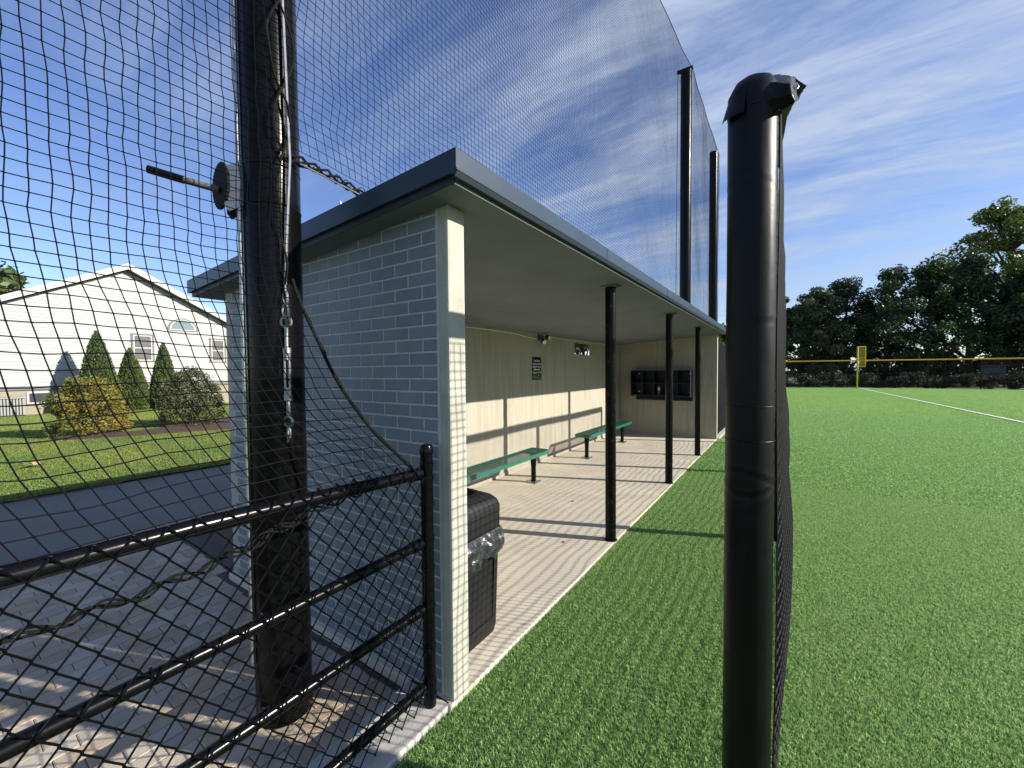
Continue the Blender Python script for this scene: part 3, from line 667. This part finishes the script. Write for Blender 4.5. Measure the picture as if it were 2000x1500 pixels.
for i in range(26):
    y = 1.05+i*.045; ring(m, (-1.935+rr.uniform(-.012, .012), y, 2.65-.085*smooth((y-1.03)/.9)), rr.uniform(.012, .024), .002, 9, ang=rr.uniform(0, 6), sz=rr.uniform(.6, 1.4))
child('bottom_bundle', m, 'rope', nR)
m = MB(); m.tube([(-1.93, 1.08, 2.63), (-1.93, 2.0, 2.545), (-1.93, 6, 2.54), (-1.93, 10.9, 2.545)], .004, 6); child('bottom_cable', m, 'galvanised', nR)
for y, x_, dx in ((1.36, -2.02, .0), (1.385, -1.47, .02)):
    m = MB(); zz_ = rz(x_)+.002; m.box(x_-.012, x_+.014, y-.02, y+.012, zz_, zz_+.014); m.box(x_+.006, x_+.014, y-.02, y-.012, zz_+.014, zz_+.034); tag(m.build('net_clip', 'white_plastic'), 'small white clip on the roof edge %s' % ('beside the near black pole' if x_ < -1.9 else 'close to the front roof corner'), 'clip')

# ------------------------------------------------------------------ chain link fence
XL = -1.42
t = thing('chain_link_fence', 'waist high black chain link fence in the near left foreground', 'fence', (XL, 0, 0))
m = MB(); m.lathe([(.030, -.05), (.030, 1.245), (.033, 1.2455), (.034, 1.268), (.027, 1.284), (.010, 1.290)], XL-.02, 1.395, 24)
ps = child('post', m, 'vinyl_coat', t, smooth=True)
for z_ in (.06, .115, .30, .50, .69, .83, 1.0, 1.13, 1.19):
    m = MB(); m.lathe([(.0312, z_-.011), (.0335, z_-.009), (.0335, z_+.009), (.0312, z_+.011)], XL-.02, 1.395, 24, cap=False); m.build('tension_band', 'vinyl_coat', ps, smooth=True)
for z_ in (.30, .69, 1.13):
    m = MB(); m.box(XL+.005, XL+.016, 1.33, 1.37, z_-.010, z_+.010); m.tube([(XL-.005, 1.35, z_), (XL+.028, 1.35, z_)], .006, 8); m.build('band_bolt', 'vinyl_coat', ps)
for z0_, z1_, r_ in ((1.152, 1.190, .0265), (.812, .795, .0235), (.487, .474, .0235), (.100, .100, .0235)):
    m = MB(); m.tube([(XL-.03, 1.362, z0_), (XL-.03, .5, z0_+(z1_-z0_)*.85), (XL-.03, -.9, z1_), (XL-.03, -1.6, z1_)], r_, 20)
    rl = child('rail', m, 'vinyl_coat', t, smooth=True)
    m = MB(); m.tube([(XL-.03, 1.355, z0_), (XL-.03, 1.30, z0_)], r_+.004, 20); m.build('rail_end_cup', 'vinyl_coat', rl, smooth=True)
    if z0_ > 1: 
        m = MB(); m.tube([(XL-.03, .62, 1.179), (XL-.03, .46, 1.184)], r_+.0022, 20); m.build('rail_sleeve', 'vinyl_coat', rl, smooth=True)
for z_, r_ in ((1.17, .0295), (.805, .0262), (.48, .0262), (.10, .0262)):   # tie wires round the rails
    for i in range(6):
        y = 1.22-i*.29; zc = z_+(.012 if z_ > 1 and y < .6 else 0); P = [(XL-.03+math.cos(a_*.7)*r_, y+.002*a_, zc+math.sin(a_*.7)*r_) for a_ in range(10)]; m = MB(); m.tube(P, .0022, 5); child('tie_wire', m, 'vinyl_coat', t)
m = MB(); w, h = .073, .091; yk = 1.345
for k in range(76):
    ya, yb = yk-k*w/2, yk-(k+1)*w/2; P = []
    jmax = 26
    for j in range(jmax+1):
        z_ = .03+j*h/2; ext = (j+k) % 2
        y = yb if ext else ya; s_ = 1 if ext else -1
        wv = .004*wob(y*5, z_*5, 3)
        d_ = .006
        P += [(XL+s_*.0022+wv, y+(d_*.15 if ext else -d_*.15), z_-d_*.55), (XL+s_*.0022+wv, y+(d_*.15 if ext else -d_*.15), z_+d_*.55)]
    # extend the knuckled ends
    m.tube(P, .0029, 6)
child('wire_mesh', m, 'vinyl_coat', t, kind='stuff', smooth=True)

# ------------------------------------------------------------------ padded screen in front of the dugout
SX = -.10; SR_ = .071; SY = (1.545, 4.63, 7.62, 10.62); SZ = 2.50
t = thing('dugout_screen', 'padded black net screen on the turf in front of the dugout', 'screen', (SX, 6, 0))
for i, y in enumerate(SY):
    m = MB(); rings = 260 if i == 0 else 6; sd = 56 if i == 0 else 20; zt = SZ+.058 if i == 0 else SZ-.02 if i < 3 else SZ+.0; Rr = SR_ if i == 0 else .052
    for a in range(rings):
        z_ = -.04+(zt+.04)*a/(rings-1)
        for k in range(sd):
            an = 2*math.pi*k/sd; R_ = Rr
            if i == 0:
                # crossing creases where the pad has been folded
                ca = math.cos(an-math.atan2(-.83, .0)); ph = an*.5
                for c0, sl_, am in ((1.262, .030, .0034), (1.275, -.034, .0028), (1.225, .05, .0014), (1.06, .02, .0012), (1.79, .012, .0012), (2.2, -.03, .0012), (.74, .04, .001)):
                    dz = z_-(c0+sl_*math.sin(an+.35)); R_ -= am*math.exp(-(dz/.006)**2); R_ += am*.6*math.exp(-((dz-.013)/.008)**2)
                R_ += .0016*wob(math.cos(an)*1.3, math.sin(an)*1.3, z_*2.3)+.0007*wob(math.cos(an)*4, math.sin(an)*4, z_*9)
            if i == 0 and z_ > SZ-.02: R_ *= math.sqrt(max(.02, 1-((z_-SZ+.02)/.087)**2))
            m.v.append((SX+R_*math.cos(an), y+R_*math.sin(an), z_))
    for a in range(rings-1):
        for k in range(sd):
            j = (k+1) % sd; m.f.append((a*sd+k, a*sd+j, (a+1)*sd+j, (a+1)*sd+k))
    m.f.append(tuple((rings-1)*sd+k for k in range(sd)))
    p_ = child('post', m, 'vinyl_pad' if i < 3 else 'tan_post', t, smooth=True)
    if i == 0:
        m = MB()
        for z_ in (1.52, 1.41): m.lathe([(SR_+.0006, z_-.0015), (SR_+.0016, z_), (SR_+.0006, z_+.0015)], SX, y, 48, cap=False)
        m.build('pad_seam', 'vinyl_pad', p_)
m = MB(); P = []; Rl = []
for i in range(64):
    y = SY[0]+.02+i*(SY[3]-SY[0])/63; P.append((SX+.006*wob(y*.8, 1, 1), y, SZ-.012*math.sin((y-SY[0])*math.pi/3.03)**2)); Rl.append(.058+.004*wob(y*3, 4, 2))
m.tube(P, Rl, 20); child('top_rail_pad', m, 'vinyl_pad', t, smooth=True)
NX = SX+.075; NU2 = int((SY[3]-SY[0])/CELL); NV2 = int(2.47/CELL)
def SS(i, j):
    y = SY[0]-.01+i*CELL; z = .0+j*CELL
    belly = .07*math.sin(math.pi*min(1, z/1.6))*smooth((1.7-z)/1.2)*abs(math.sin((y-SY[0])*math.pi/3.03))**.5
    k = 1-smooth((.18-abs((y-SY[0]+1.515) % 3.03-1.515))/.18)*.6
    return (NX+belly+.012*k*wob(y*1.5, z*1.5, 31), y+.02*k*wob(y*1.3, z*2, 41), z+(.05*k*wob(y*.9, z*1.4, 51)+.016*wob(y*3, z*3, 5))*smooth(j/6)*(1-smooth((z-2.2)/.25)))
child('screen_net', net_mesh(SS, NU2, NV2, 2, 2, .0027, 4), 'net_cord', t, kind='stuff')
m = MB(); m.tube([SS(i, 0) for i in frange(0, NU2, 4)], .006, 6); child('bottom_rope', m, 'rope', t)
# wrap over the elbow: bent vinyl sheath with a loose flap and grommet
c0 = Vector((SX, SY[0], 0)); Ri = Vector((.83, .558, 0)); Aw = Vector((-.558, .83, 0))
m = MB(); m.lathe([(.0722, SZ-.05), (.0735, SZ-.045), (.0735, SZ-.02), (.070, SZ+.015), (.056, SZ+.046), (.03, SZ+.064), (.006, SZ+.069)], SX, SY[0], 32)
m.v = [(x+.003*wob(x*30, y*30, z*30), y+.003*wob(x*30, y*30, z*30+9), z+.003*wob(x*20, y*20, z*20+4)) for x, y, z in m.v]
hd = child('elbow_wrap', m, 'vinyl_pad', t, smooth=True)
def sheet(pts, th=.0035):      # closed thin sheet from a fan of 3d points
    mm = MB(); n = len(pts); pts = [Vector(p) for p in pts]; nr = (pts[1]-pts[0]).cross(pts[2]-pts[0]).normalized()*th
    mm.v = [tuple(p) for p in pts]+[tuple(p+nr) for p in pts]; mm.f = [tuple(range(n))[::-1], tuple(range(n, 2*n))]+[(i, (i+1) % n, n+(i+1) % n, n+i) for i in range(n)]; return mm
def P2(px, py, d=0): return at(px, py, 1.335+d)
def patch(rows, name, mt, n_=5, amp=.0022):     # sheet through a grid of points, refined, wrinkled, with thickness
    mm = MB(); R0, C0 = len(rows), len(rows[0]); nr_, nc_ = (R0-1)*n_+1, (C0-1)*n_+1
    for a_ in range(nr_):
        for c_ in range(nc_):
            i_, j_ = min(R0-2, a_//n_), min(C0-2, c_//n_); u_, v_ = a_/n_-i_, c_/n_-j_
            p = rows[i_][j_].lerp(rows[i_][j_+1], v_).lerp(rows[i_+1][j_].lerp(rows[i_+1][j_+1], v_), u_)
            p = p+fw*(amp*2*wob(p.x*45, p.y*45, p.z*30))+Vector((0, 0, amp*wob(p.x*30, p.y*30, p.z*30+5))); mm.v.append(tuple(p))
    for a_ in range(nr_-1):
        for c_ in range(nc_-1): k_ = a_*nc_+c_; mm.f.append((k_, k_+1, k_+nc_+1, k_+nc_))
    o_ = mm.build(name, mt, hd, smooth=True); sm = o_.modifiers.new('thickness', 'SOLIDIFY'); sm.thickness = .003; sm.offset = 0
    return o_
patch([[P2(1449, 176, .045), P2(1484, 148, .04), P2(1518, 146, .02), P2(1540, 149, -.03)],
       [P2(1452, 188, -.062), P2(1488, 162, -.085), P2(1522, 162, -.105), P2(1542, 165, -.13)],
       [P2(1470, 212, -.085), P2(1496, 192, -.098), P2(1524, 190, -.115), P2(1545, 184, -.138)],
       [P2(1496, 232, -.086), P2(1511, 220, -.092), P2(1530, 212, -.105), P2(1551, 200, -.125)]], 'hood', 'vinyl_pad')
patch([[P2(1540, 149, -.03), P2(1551, 151, .06)], [P2(1542, 165, -.13), P2(1554, 166, .045)], [P2(1545, 184, -.138), P2(1556, 184, .02)], [P2(1551, 200, -.125), P2(1558, 196, -.02)]], 'flap', 'vinyl_pad')
patch([[P2(1551, 151, .06), P2(1576, 168, .02)], [P2(1554, 166, .045), P2(1572, 174, .02)], [P2(1556, 184, .03), P2(1564, 185, .01)], [P2(1558, 196, -.02), P2(1560, 195, -.02)]], 'flap', 'vinyl_pad')
patch([[P2(1551, 200, -.12), P2(1519, 218, -.08)], [P2(1538, 228, -.02), P2(1517, 236, .0)], [P2(1529, 275, .06), P2(1516, 275, .06)], [P2(1522, 330, .16), P2(1515, 320, .14)]], 'flap', 'vinyl_inside')
gc = P2(1550, 174, -.05); m = MB(); P = []
for i in range(17):
    a = 2*math.pi*i/16; P.append(gc+Ri*math.cos(a)*.006+Vector((0, 0, 1))*math.sin(a)*.0085-vd*0)
m.tube([p-fw*.012 for p in P], .0022, 6, cap=False); m.build('grommet', 'galvanised', hd, smooth=True)
m = MB(); cols = []      # left hem hanging round the back of the post
for i in range(9):
    u = i/8; an = math.radians(205-70*u); rr_ = .083
    d_ = Ri*math.cos(an)+Aw*math.sin(an)*-1
    top = c0+d_*(rr_-.02)+Vector((0, 0, 2.53)); bot = c0+d_*(rr_+.008)+Vector((0, 0, 2.435-.01*u))
    cols.append((top, bot))
for (t0, b0), (t1, b1) in zip(cols, cols[1:]): m.quad(t0, t1, b1, b0)
m.build('hem', 'vinyl_pad', hd, smooth=True)

# ------------------------------------------------------------------ screen fence past the dugout
t = thing('side_screen', 'black mesh fence continuing past the far end of the dugout', 'fence', (-1.40, 14, 0))
def SF(i, j):
    y = 10.70+i*.05; z = .03+j*.05; return (-1.40+.008*wob(y*2, z*3, 61), y+.006*wob(y*4, z*4, 71), z+.012*wob(y*1.5, z*2, 81))
child('screen_net', net_mesh(SF, 100, 45, 2, 2, .0042, 4), 'net_cord', t, kind='stuff')
for y in (10.74, 13.2, 15.66):
    m = MB(); m.lathe([(.03, -.05), (.03, 2.32)], -1.45, y, 16); child('post', m, 'vinyl_coat', t, smooth=True)
m = MB(); m.tube([(-1.45, 10.7, 2.30), (-1.45, 15.7, 2.30)], .021, 12); child('rail', m, 'vinyl_coat', t, smooth=True)

# ------------------------------------------------------------------ outfield fence, foul pole
FA, FB = Vector((-6, 41.8, 0)), Vector((26, 48.3, 0)); fd = (FB-FA).normalized(); FL = (FB-FA).length
t = thing('outfield_fence', 'low dark outfield fence with a yellow cap along its top', 'fence', (4.8, 44, 0))
k = 0
while k*3.1 < FL:
    p = FA+fd*k*3.1; m = MB(); m.lathe([(.035, -.1), (.035, 2.20)], p.x, p.y, 10); child('post', m, 'vinyl_coat', t, smooth=True); k += 1
m = MB(); m.tube([FA+Vector((0, 0, 2.22)), FB+Vector((0, 0, 2.22))], .055, 12); child('top_cap', m, 'yellow_cap', t, smooth=True)
for z_ in (1.1, .08): m = MB(); m.tube([FA+Vector((0, 0, z_)), FB+Vector((0, 0, z_))], .022, 8); child('rail', m, 'vinyl_coat', t)
m = MB(); nn = Vector((fd.y, -fd.x, 0))*.03; hh = 2.2; st = .14; i = -int(hh/st)
while i*st < FL:
    for sg in (0, 1):
        a = i*st; p0 = FA+fd*max(0, a)+Vector((0, 0, max(0, -a))); p1 = FA+fd*min(FL, a+hh)+Vector((0, 0, min(hh, FL-a)))
        if sg: p0.z, p1.z = hh-p0.z, hh-p1.z
        m.tube([p0+nn, p1+nn], .0075, 3, cap=False)
    i += 1
child('wire_mesh', m, 'vinyl_coat', t, kind='stuff')
t = thing('foul_pole', 'short yellow foul pole with a mesh wing at the outfield fence', 'foul pole', (4.82, 43.75, 0))
m = MB(); m.lathe([(.06, -.05), (.06, 3.38)], 4.82, 43.75, 16); child('pole', m, 'yellow_pole', t, smooth=True)
m = MB()
for a, b_ in (((4.89, 43.78, 3.36), (5.33, 43.95, 3.36)), ((4.89, 43.78, 1.72), (5.33, 43.95, 1.72)), ((5.33, 43.95, 1.72), (5.33, 43.95, 3.36)), ((4.89, 43.78, 2.45), (5.33, 43.95, 2.45))): m.tube([a, b_], .03, 8)
child('wing_frame', m, 'yellow_pole', t)
m = MB()
for i in range(1, 12): q = i/12; m.tube([(4.89+.44*q, 43.78+.17*q, 1.72), (4.89+.44*q, 43.78+.17*q, 3.36)], .009, 3, cap=False)
for i in range(1, 40): z_ = 1.72+i*.041; m.tube([(4.89, 43.78, z_), (5.33, 43.95, z_)], .009, 3, cap=False)
child('wing_mesh', m, 'yellow_mesh', t, kind='stuff')
m = MB(); m.box(13.9, 15.2, 51.6, 52.2, .3, 1.55); m.box(13.8, 13.92, 51.7, 51.82, -.1, 1.7); m.box(15.18, 15.3, 51.7, 51.82, -.1, 1.7); m.box(13.7, 15.4, 51.5, 52.3, 1.7, 1.78); m.box(13.95, 15.15, 51.65, 52.15, 1.55, 1.7)
tag(m.build('notice_board', 'box_dark', bevel=.02), 'dark grey board on posts behind the outfield fence', 'board')

# ------------------------------------------------------------------ trees and shrubs
def leaf_cloud(m, centres, n, size, rr, flat=.75):
    for i in range(n):
        c, R_ = rr.choice(centres)
        while True:
            d_ = Vector((rr.uniform(-1, 1), rr.uniform(-1, 1), rr.uniform(-1, 1)))
            if d_.length < 1: break
        p = c+Vector((d_.x*R_, d_.y*R_, d_.z*R_*flat)); s_ = size*rr.uniform(.55, 1.25)
        a = Vector((rr.gauss(0, 1), rr.gauss(0, 1), rr.gauss(0, .6))).normalized(); b_ = a.cross(Vector((rr.gauss(0, 1), rr.gauss(0, 1), rr.gauss(0, 1)))).normalized()
        m.quad(p-a*s_, p+b_*s_*.55, p+a*s_, p-b_*s_*.55)
def tree(name, label, x, y, h, w, trunk_h, seed, leafmat, nleaf=7000, lsize=.22, clumps=60, open_=.0, cat='tree', group='trees behind the outfield fence', lean=0):
    rr = random.Random(seed); t = thing(name, label, cat, (x, y, -.12), group); m = MB()
    base = Vector((x, y, -.2)); top = Vector((x+lean, y, h*.86)); tr0 = h*.022+.06
    P = [base.lerp(top, i/8)+Vector((.15*wob(i*.7, seed, 1), .15*wob(i*.7, seed, 5), 0))*h*.06*(i > 0) for i in range(9)]
    m.tube(P, [tr0*(1-.85*i/8) for i in range(9)], 8)
    cent = []
    for k in range(clumps):
        u = rr.random()**(.8 if trunk_h > .5 else 1.15); z = trunk_h+(h-trunk_h)*u
        prof = math.sin(math.pi*min(1, .18+.80*u))**.7*(1 if u < .5 else 1-.35*(u-.5)*2)
        a = rr.uniform(0, 6.283); rad = w*prof*math.sqrt(rr.uniform(.12, 1)); cr = w*rr.uniform(.16, .30)*(1-.35*open_)
        c = Vector((x+lean*u+math.cos(a)*rad, y+math.sin(a)*rad, z)); c += Vector((rr.uniform(-.5, .5), rr.uniform(-.5, .5), rr.uniform(-.4, .7)))
        cent.append((c, cr))
        if k % 2 == 0:
            q = P[max(1, min(7, int(8*max(.12, (z-rad*.55)/h/.86))))]; mid = q.lerp(c, .5)+Vector((0, 0, rad*.10))
            m.tube([q, mid, c], [tr0*.32, tr0*.2, tr0*.06], 5, cap=False)
    child('trunk', m, 'bark', t, smooth=True)
    m = MB(); leaf_cloud(m, cent, nleaf, lsize, rr); child('crown', m, leafmat, t); return t
TR = [(-1.6, 51, 9.8, 2.6, .7, 'leaf_mid', 'slim leafy tree half hidden behind the padded post', .3),
      (2.4, 52, 9.2, 3.1, .7, 'leaf_mid', 'light green tree left of the yellow foul pole', .3),
      (5.0, 54, 10.2, 3.5, .2, 'leaf_dark', 'dark dense tree directly behind the yellow foul pole', 0),
      (8.0, 53.2, 10.6, 3.4, .2, 'leaf_dark', 'dark spiky topped tree just right of the foul pole', 0),
      (11.2, 54.5, 10.9, 3.5, .2, 'leaf_dark', 'dark dense tree in the middle of the tree line', 0),
      (14.2, 56, 11.3, 3.5, .3, 'leaf_dark', 'dark tree beneath the left limbs of the tallest tree', 0)]
for i, (x, y, h, w, th_, lm, lab, op) in enumerate(TR): tree('broadleaf_tree', lab, x, y, h, w, th_, 20+i, lm, 22000, .135, 95, op)
tree('broadleaf_tree', 'tallest open crowned tree at the right edge of the picture', 17.8, 60, 16.8, 6.4, 4.6, 41, 'leaf_mid', 21000, .17, 105, 1.0)
tree('broadleaf_tree', 'lower bushy tree under the tallest tree at the right edge', 21.0, 64, 9, 4.0, 2.0, 42, 'leaf_mid', 14000, .17, 60)
tree('broadleaf_tree', 'shaded tree between the dark row and the right edge', 19.2, 57, 10.5, 4.2, 1.8, 43, 'leaf_dark', 18000, .17, 70)
tree('broadleaf_tree', 'distant tree seen far behind the dark tree row, left end', 1.5, 66, 9, 5.0, 2, 44, 'leaf_dark', 14000, .2, 60)
tree('broadleaf_tree', 'leafy tree seen through the slot window in the back wall', -16, 36, 8, 4.0, .6, 45, 'leaf_mid', 7000, .26, 50, group='trees behind the dugout')
tree('broadleaf_tree', 'tree top just showing over the black mesh fence past the dugout', -6.3, 56, 6.6, 3.4, 1.5, 46, 'leaf_mid', 5000, .26, 40, group='trees behind the dugout')
tree('broadleaf_tree', 'tree top rising behind the left slope of the white house roof', -56, 4.2, 10.2, 5.5, 2, 47, 'leaf_mid', 6000, .34, 45, group='trees behind the house')
rr = random.Random(12)
for i in range(12):     # pale brush along the foot of the outfield fence
    f_ = (i+.5)/12*.72+.02; p = FA+fd*FL*f_+Vector((-fd.y, fd.x, 0))*rr.uniform(1.0, 2.4); t = None
    m = MB(); cent = [(Vector((p.x+rr.uniform(-1.1, 1.1), p.y+rr.uniform(-.4, .4), rr.uniform(.1, 1.0))), rr.uniform(.3, .55)) for _ in range(13)]
    leaf_cloud(m, cent, 2600, .075, rr)
    words = ('first', 'second', 'third', 'fourth', 'fifth', 'sixth', 'seventh', 'eighth', 'ninth', 'tenth', 'eleventh', 'twelfth')
    o = m.build('brush_clump', 'brush'); tag(o, 'pale brush clump behind the outfield fence, %s from the left' % words[i], 'shrub', 'brush behind the outfield fence')
def conifer(label, x, y, h, r, seed):
    rr = random.Random(seed); t = thing('arborvitae', label, 'shrub', (x, y, -.02), 'arborvitae by the house'); m = MB()
    prof = lambda u: r*(.80+.28*math.sin(min(1, u*3.2)*math.pi*.5)-.08)*max(0, 1-u)**.72
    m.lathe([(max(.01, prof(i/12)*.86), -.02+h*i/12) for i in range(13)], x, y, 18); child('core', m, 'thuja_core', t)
    m = MB()
    for i in range(9000):
        u = 1-math.sqrt(rr.random()); u = min(.995, u*1.04); a = rr.uniform(0, 6.283)
        R_ = (prof(u)+.02)*(1+.10*wob(math.cos(a)*2.5, math.sin(a)*2.5, u*9+seed))*rr.uniform(.84, 1.03); z = u*h
        p = Vector((x+math.cos(a)*R_, y+math.sin(a)*R_, z)); s_ = .055*rr.uniform(.6, 1.3)
        d_ = Vector((math.cos(a)*.5+rr.gauss(0, .3), math.sin(a)*.5+rr.gauss(0, .3), 1)).normalized(); e = d_.cross(Vector((rr.gauss(0, 1), rr.gauss(0, 1), .1))).normalized()
        m.quad(p-d_*s_*.6, p+e*s_*.4, p+d_*s_*1.1, p-e*s_*.4)
    child('foliage', m, 'leaf_thuja', t)
conifer('tallest cone shaped arborvitae, left of the three by the white house', -24.3, 4.6, 3.45, .82, 1)
conifer('middle and smallest cone shaped arborvitae by the white house', -24.5, 5.68, 2.78, .70, 2)
conifer('slim cone shaped arborvitae below the house window, right of three', -24.4, 6.85, 3.05, .66, 3)
def bush(name, label, x, y, rx, h, seed, lm):
    rr = random.Random(seed); t = thing(name, label, 'shrub', (x, y, .0), 'shrubs in the mulch bed'); m = MB()
    for i in range(46):
        a = rr.uniform(0, 6.283); e = rr.uniform(.35, 1.3); q = Vector((math.cos(a)*math.cos(e)*rx, math.sin(a)*math.cos(e)*rx, math.sin(e)*h))*rr.uniform(.7, .98)
        m.tube([(x+rr.uniform(-.1, .1), y+rr.uniform(-.1, .1), 0), (x+q.x*.4, y+q.y*.4, q.z*.5), (x+q.x, y+q.y, q.z)], [.012, .009, .003], 4, cap=False)
    child('stems', m, 'twig', t)
    m = MB(); cent = []
    for i in range(95):
        a = rr.uniform(0, 6.283); s_ = rr.uniform(-.62, 1); R_ = math.sqrt(max(0, 1-max(0, s_)**2))*rr.uniform(.72, 1.0)
        cent.append((Vector((x+math.cos(a)*R_*rx*.88, y+math.sin(a)*R_*rx*.88, h*.40+s_*h*.52)), rr.uniform(.10, .24)))
    for i in range(30):
        a = rr.uniform(0, 6.283); R_ = rr.uniform(0, .7); cent.append((Vector((x+math.cos(a)*R_*rx, y+math.sin(a)*R_*rx, h*rr.uniform(.2, .75))), .25))
    leaf_cloud(m, cent, 13000, .034, rr, 1.0); child('foliage', m, lm, t)
bush('golden_shrub', 'round golden yellow shrub, left of the two in the mulch bed', -15.5, 2.72, .86, 1.62, 5, 'leaf_yellow')
bush('olive_shrub', 'round olive green shrub, right of the two in the mulch bed', -15.6, 5.05, .92, 1.85, 6, 'leaf_olive')
m = MB(); rr = random.Random(2)
for i in range(5):
    a = rr.uniform(0, 6.28); c = Vector((-10.98+rr.uniform(-.06, .06), 1.22+rr.uniform(-.08, .08), .04+i*.012)); e = Vector((math.cos(a), math.sin(a), .25))*.10; g = Vector((-math.sin(a), math.cos(a), .35))*.055
    m.quad(c-e, c-e*.3+g, c+e, c-e*.3-g)
tag(m.build('fallen_leaf', 'dry_leaf'), 'pale dry fallen leaf lying on the lawn at left', 'leaf')

# ------------------------------------------------------------------ house
HX = -26.0; YR = 6.02; YA, YBe = 1.85, 10.2; ZE, ZR = 4.30, 6.52
t = thing('house', 'white clapboard house with a wide gable behind the shrubs', 'house', (HX-5, YR, 0))
sl_ = (ZR-ZE)/(YBe-YR)
m = MB(); m.prism([(YA, 1.0), (YBe, 1.0), (YBe, ZE), (YR, ZR), (YA, ZE)], 0, HX-12, HX); wl = child('wall', m, 'siding', t)
m = MB(); z = 1.16; ex = .145     # clapboards with real laps
while z < ZR-.05:
    zt = z+ex; cut = lambda zz: (0 if zz <= ZE else (zz-ZE)/sl_)
    a, b_ = YA+cut(z), YBe-cut(z); a2, b2 = YA+cut(zt), YBe-cut(zt)
    if b_-a > .1: m.quad((HX+.026, a, z), (HX+.026, b_, z), (HX+.006, b2, zt), (HX+.006, a2, zt)); m.quad((HX+.002, a, z), (HX+.002, b_, z), (HX+.026, b_, z), (HX+.026, a, z))
    z = zt
m.build('clapboards', 'siding', wl, kind='stuff')
m = MB(); m.box(HX-12, HX-.03, YA+.03, YBe-.03, -.2, 1.0); child('foundation', m, 'foundation', t)
m = MB(); m.box(HX+.0, HX+.035, YA, YBe, 1.0, 1.158); child('skirt_board', m, 'house_grey', t)
m = MB(); m.box(HX+.001, HX+.04, YBe-.10, YBe+.01, 1.16, ZE); child('corner_board', m, 'house_trim', t)
ov = .35; zo = .24
for sg in (-1, 1):
    ye_ = YR+sg*(YBe-YR+.35); ze_ = ZR-sl_*(YBe-YR+.35)
    m = MB(); m.prism([(YR, ZR+.03), (ye_, ze_+.03), (ye_, ze_+.26), (YR, ZR+.29)], 0, HX-12.2, HX+ov); rf = child('roof', m, 'shingle', t)
    m = MB(); m.prism([(YR, ZR+.02), (ye_, ze_+.02), (ye_, ze_+.262), (YR, ZR+.292)], 0, HX+ov+.001, HX+ov+.03); m.build('rake_board', 'house_trim', rf)
def win(y0, y1, z0, z1):
    w = MB(); g = .075
    w.box(HX+.02, HX+.05, y0, y0+g, z0, z1); w.box(HX+.02, HX+.05, y1-g, y1, z0, z1); w.box(HX+.02, HX+.051, y0-.02, y1+.02, z1, z1+g); w.box(HX+.02, HX+.06, y0-.02, y1+.02, z0-.05, z0)
    o = child('window', w, 'house_grey', t)
    s_ = MB(); a, b_, c, d_ = y0+g, y1-g, z0, z1; k = .05
    s_.box(HX+.02, HX+.043, a, a+k, c, d_); s_.box(HX+.02, HX+.043, b_-k, b_, c, d_); s_.box(HX+.02, HX+.0435, a+k, b_-k, c, c+k); s_.box(HX+.02, HX+.0435, a+k, b_-k, d_-k, d_); s_.box(HX+.02, HX+.044, a+k, b_-k, (c+d_)/2-.03, (c+d_)/2+.03)
    s_.build('sash', 'house_trim', o)
    for z0_, z1_ in ((c+k, (c+d_)/2-.03), ((c+d_)/2+.03, d_-k)):
        g_ = MB(); g_.box(HX+.02, HX+.030, a+k, b_-k, z0_, z1_); g_.build('pane', 'glass', o)
        g_ = MB(); g_.box(HX+.0305, HX+.0315, a+k+.02, b_-k-.02, z0_+.03, z1_-.02); g_.build('curtain', 'curtain', o)
win(6.09, 6.94, 2.28, 3.50); win(9.28, 10.05, 2.28, 3.46)
def arch(y, z, R_, x0, x1):
    q = MB(); q.prism([(y+math.cos(math.pi*i/20)*R_, z+math.sin(math.pi*i/20)*R_*.98) for i in range(21)], 0, x0, x1); return q
o = child('round_window', arch(8.13, 3.82, .66, HX+.02, HX+.045), 'house_grey', t)
arch(8.13, 3.86, .56, HX+.0455, HX+.055).build('sash', 'house_trim', o); arch(8.13, 3.90, .49, HX+.0555, HX+.058).build('pane', 'glass_frost', o)
m = MB(); m.box(HX-.03, HX+.01, 2.79, 3.55, .42, .93); o = child('basement_window', m, 'house_trim', t)
m = MB(); m.box(HX+.0105, HX+.014, 2.86, 3.48, .49, .86); m.build('pane', 'glass', o)
t = thing('air_conditioner', 'grey slatted air conditioner unit at the foot of the house', 'air conditioner', (HX+.6, 2.3, 0))
m = MB(); m.box(HX+.25, HX+.95, 1.95, 2.62, .0, .70); child('core', m, 'dark_gap', t)
for i in range(9): m = MB(); y = 1.94+i*.0795; m.box(HX+.952, HX+.965, y, y+.045, .06, .68); child('slat', m, 'ac_metal', t)
m = MB(); m.box(HX+.22, HX+.98, 1.92, 2.65, .70, .75); child('top', m, 'ac_metal', t, bevel=.01)

# ------------------------------------------------------------------ litter
rr = random.Random(31)
for i, (x, y, w) in enumerate(((-1.75, 3.45, 'near the first post'), (-2.2, 4.6, 'between the first and second posts'), (-2.9, 6.3, 'near the gap between the benches'))):
    m = MB(); c = Vector((x, y, .004)); a = rr.uniform(0, 6.28); e = Vector((math.cos(a), math.sin(a), .1))*.022; g = Vector((-math.sin(a), math.cos(a), .3))*.011
    m.quad(c-e, c-g, c+e, c+g+Vector((0, 0, .004))); tag(m.build('leaf_scrap', 'twig'), 'tiny dark leaf scrap on the dugout floor %s' % w, 'leaf')
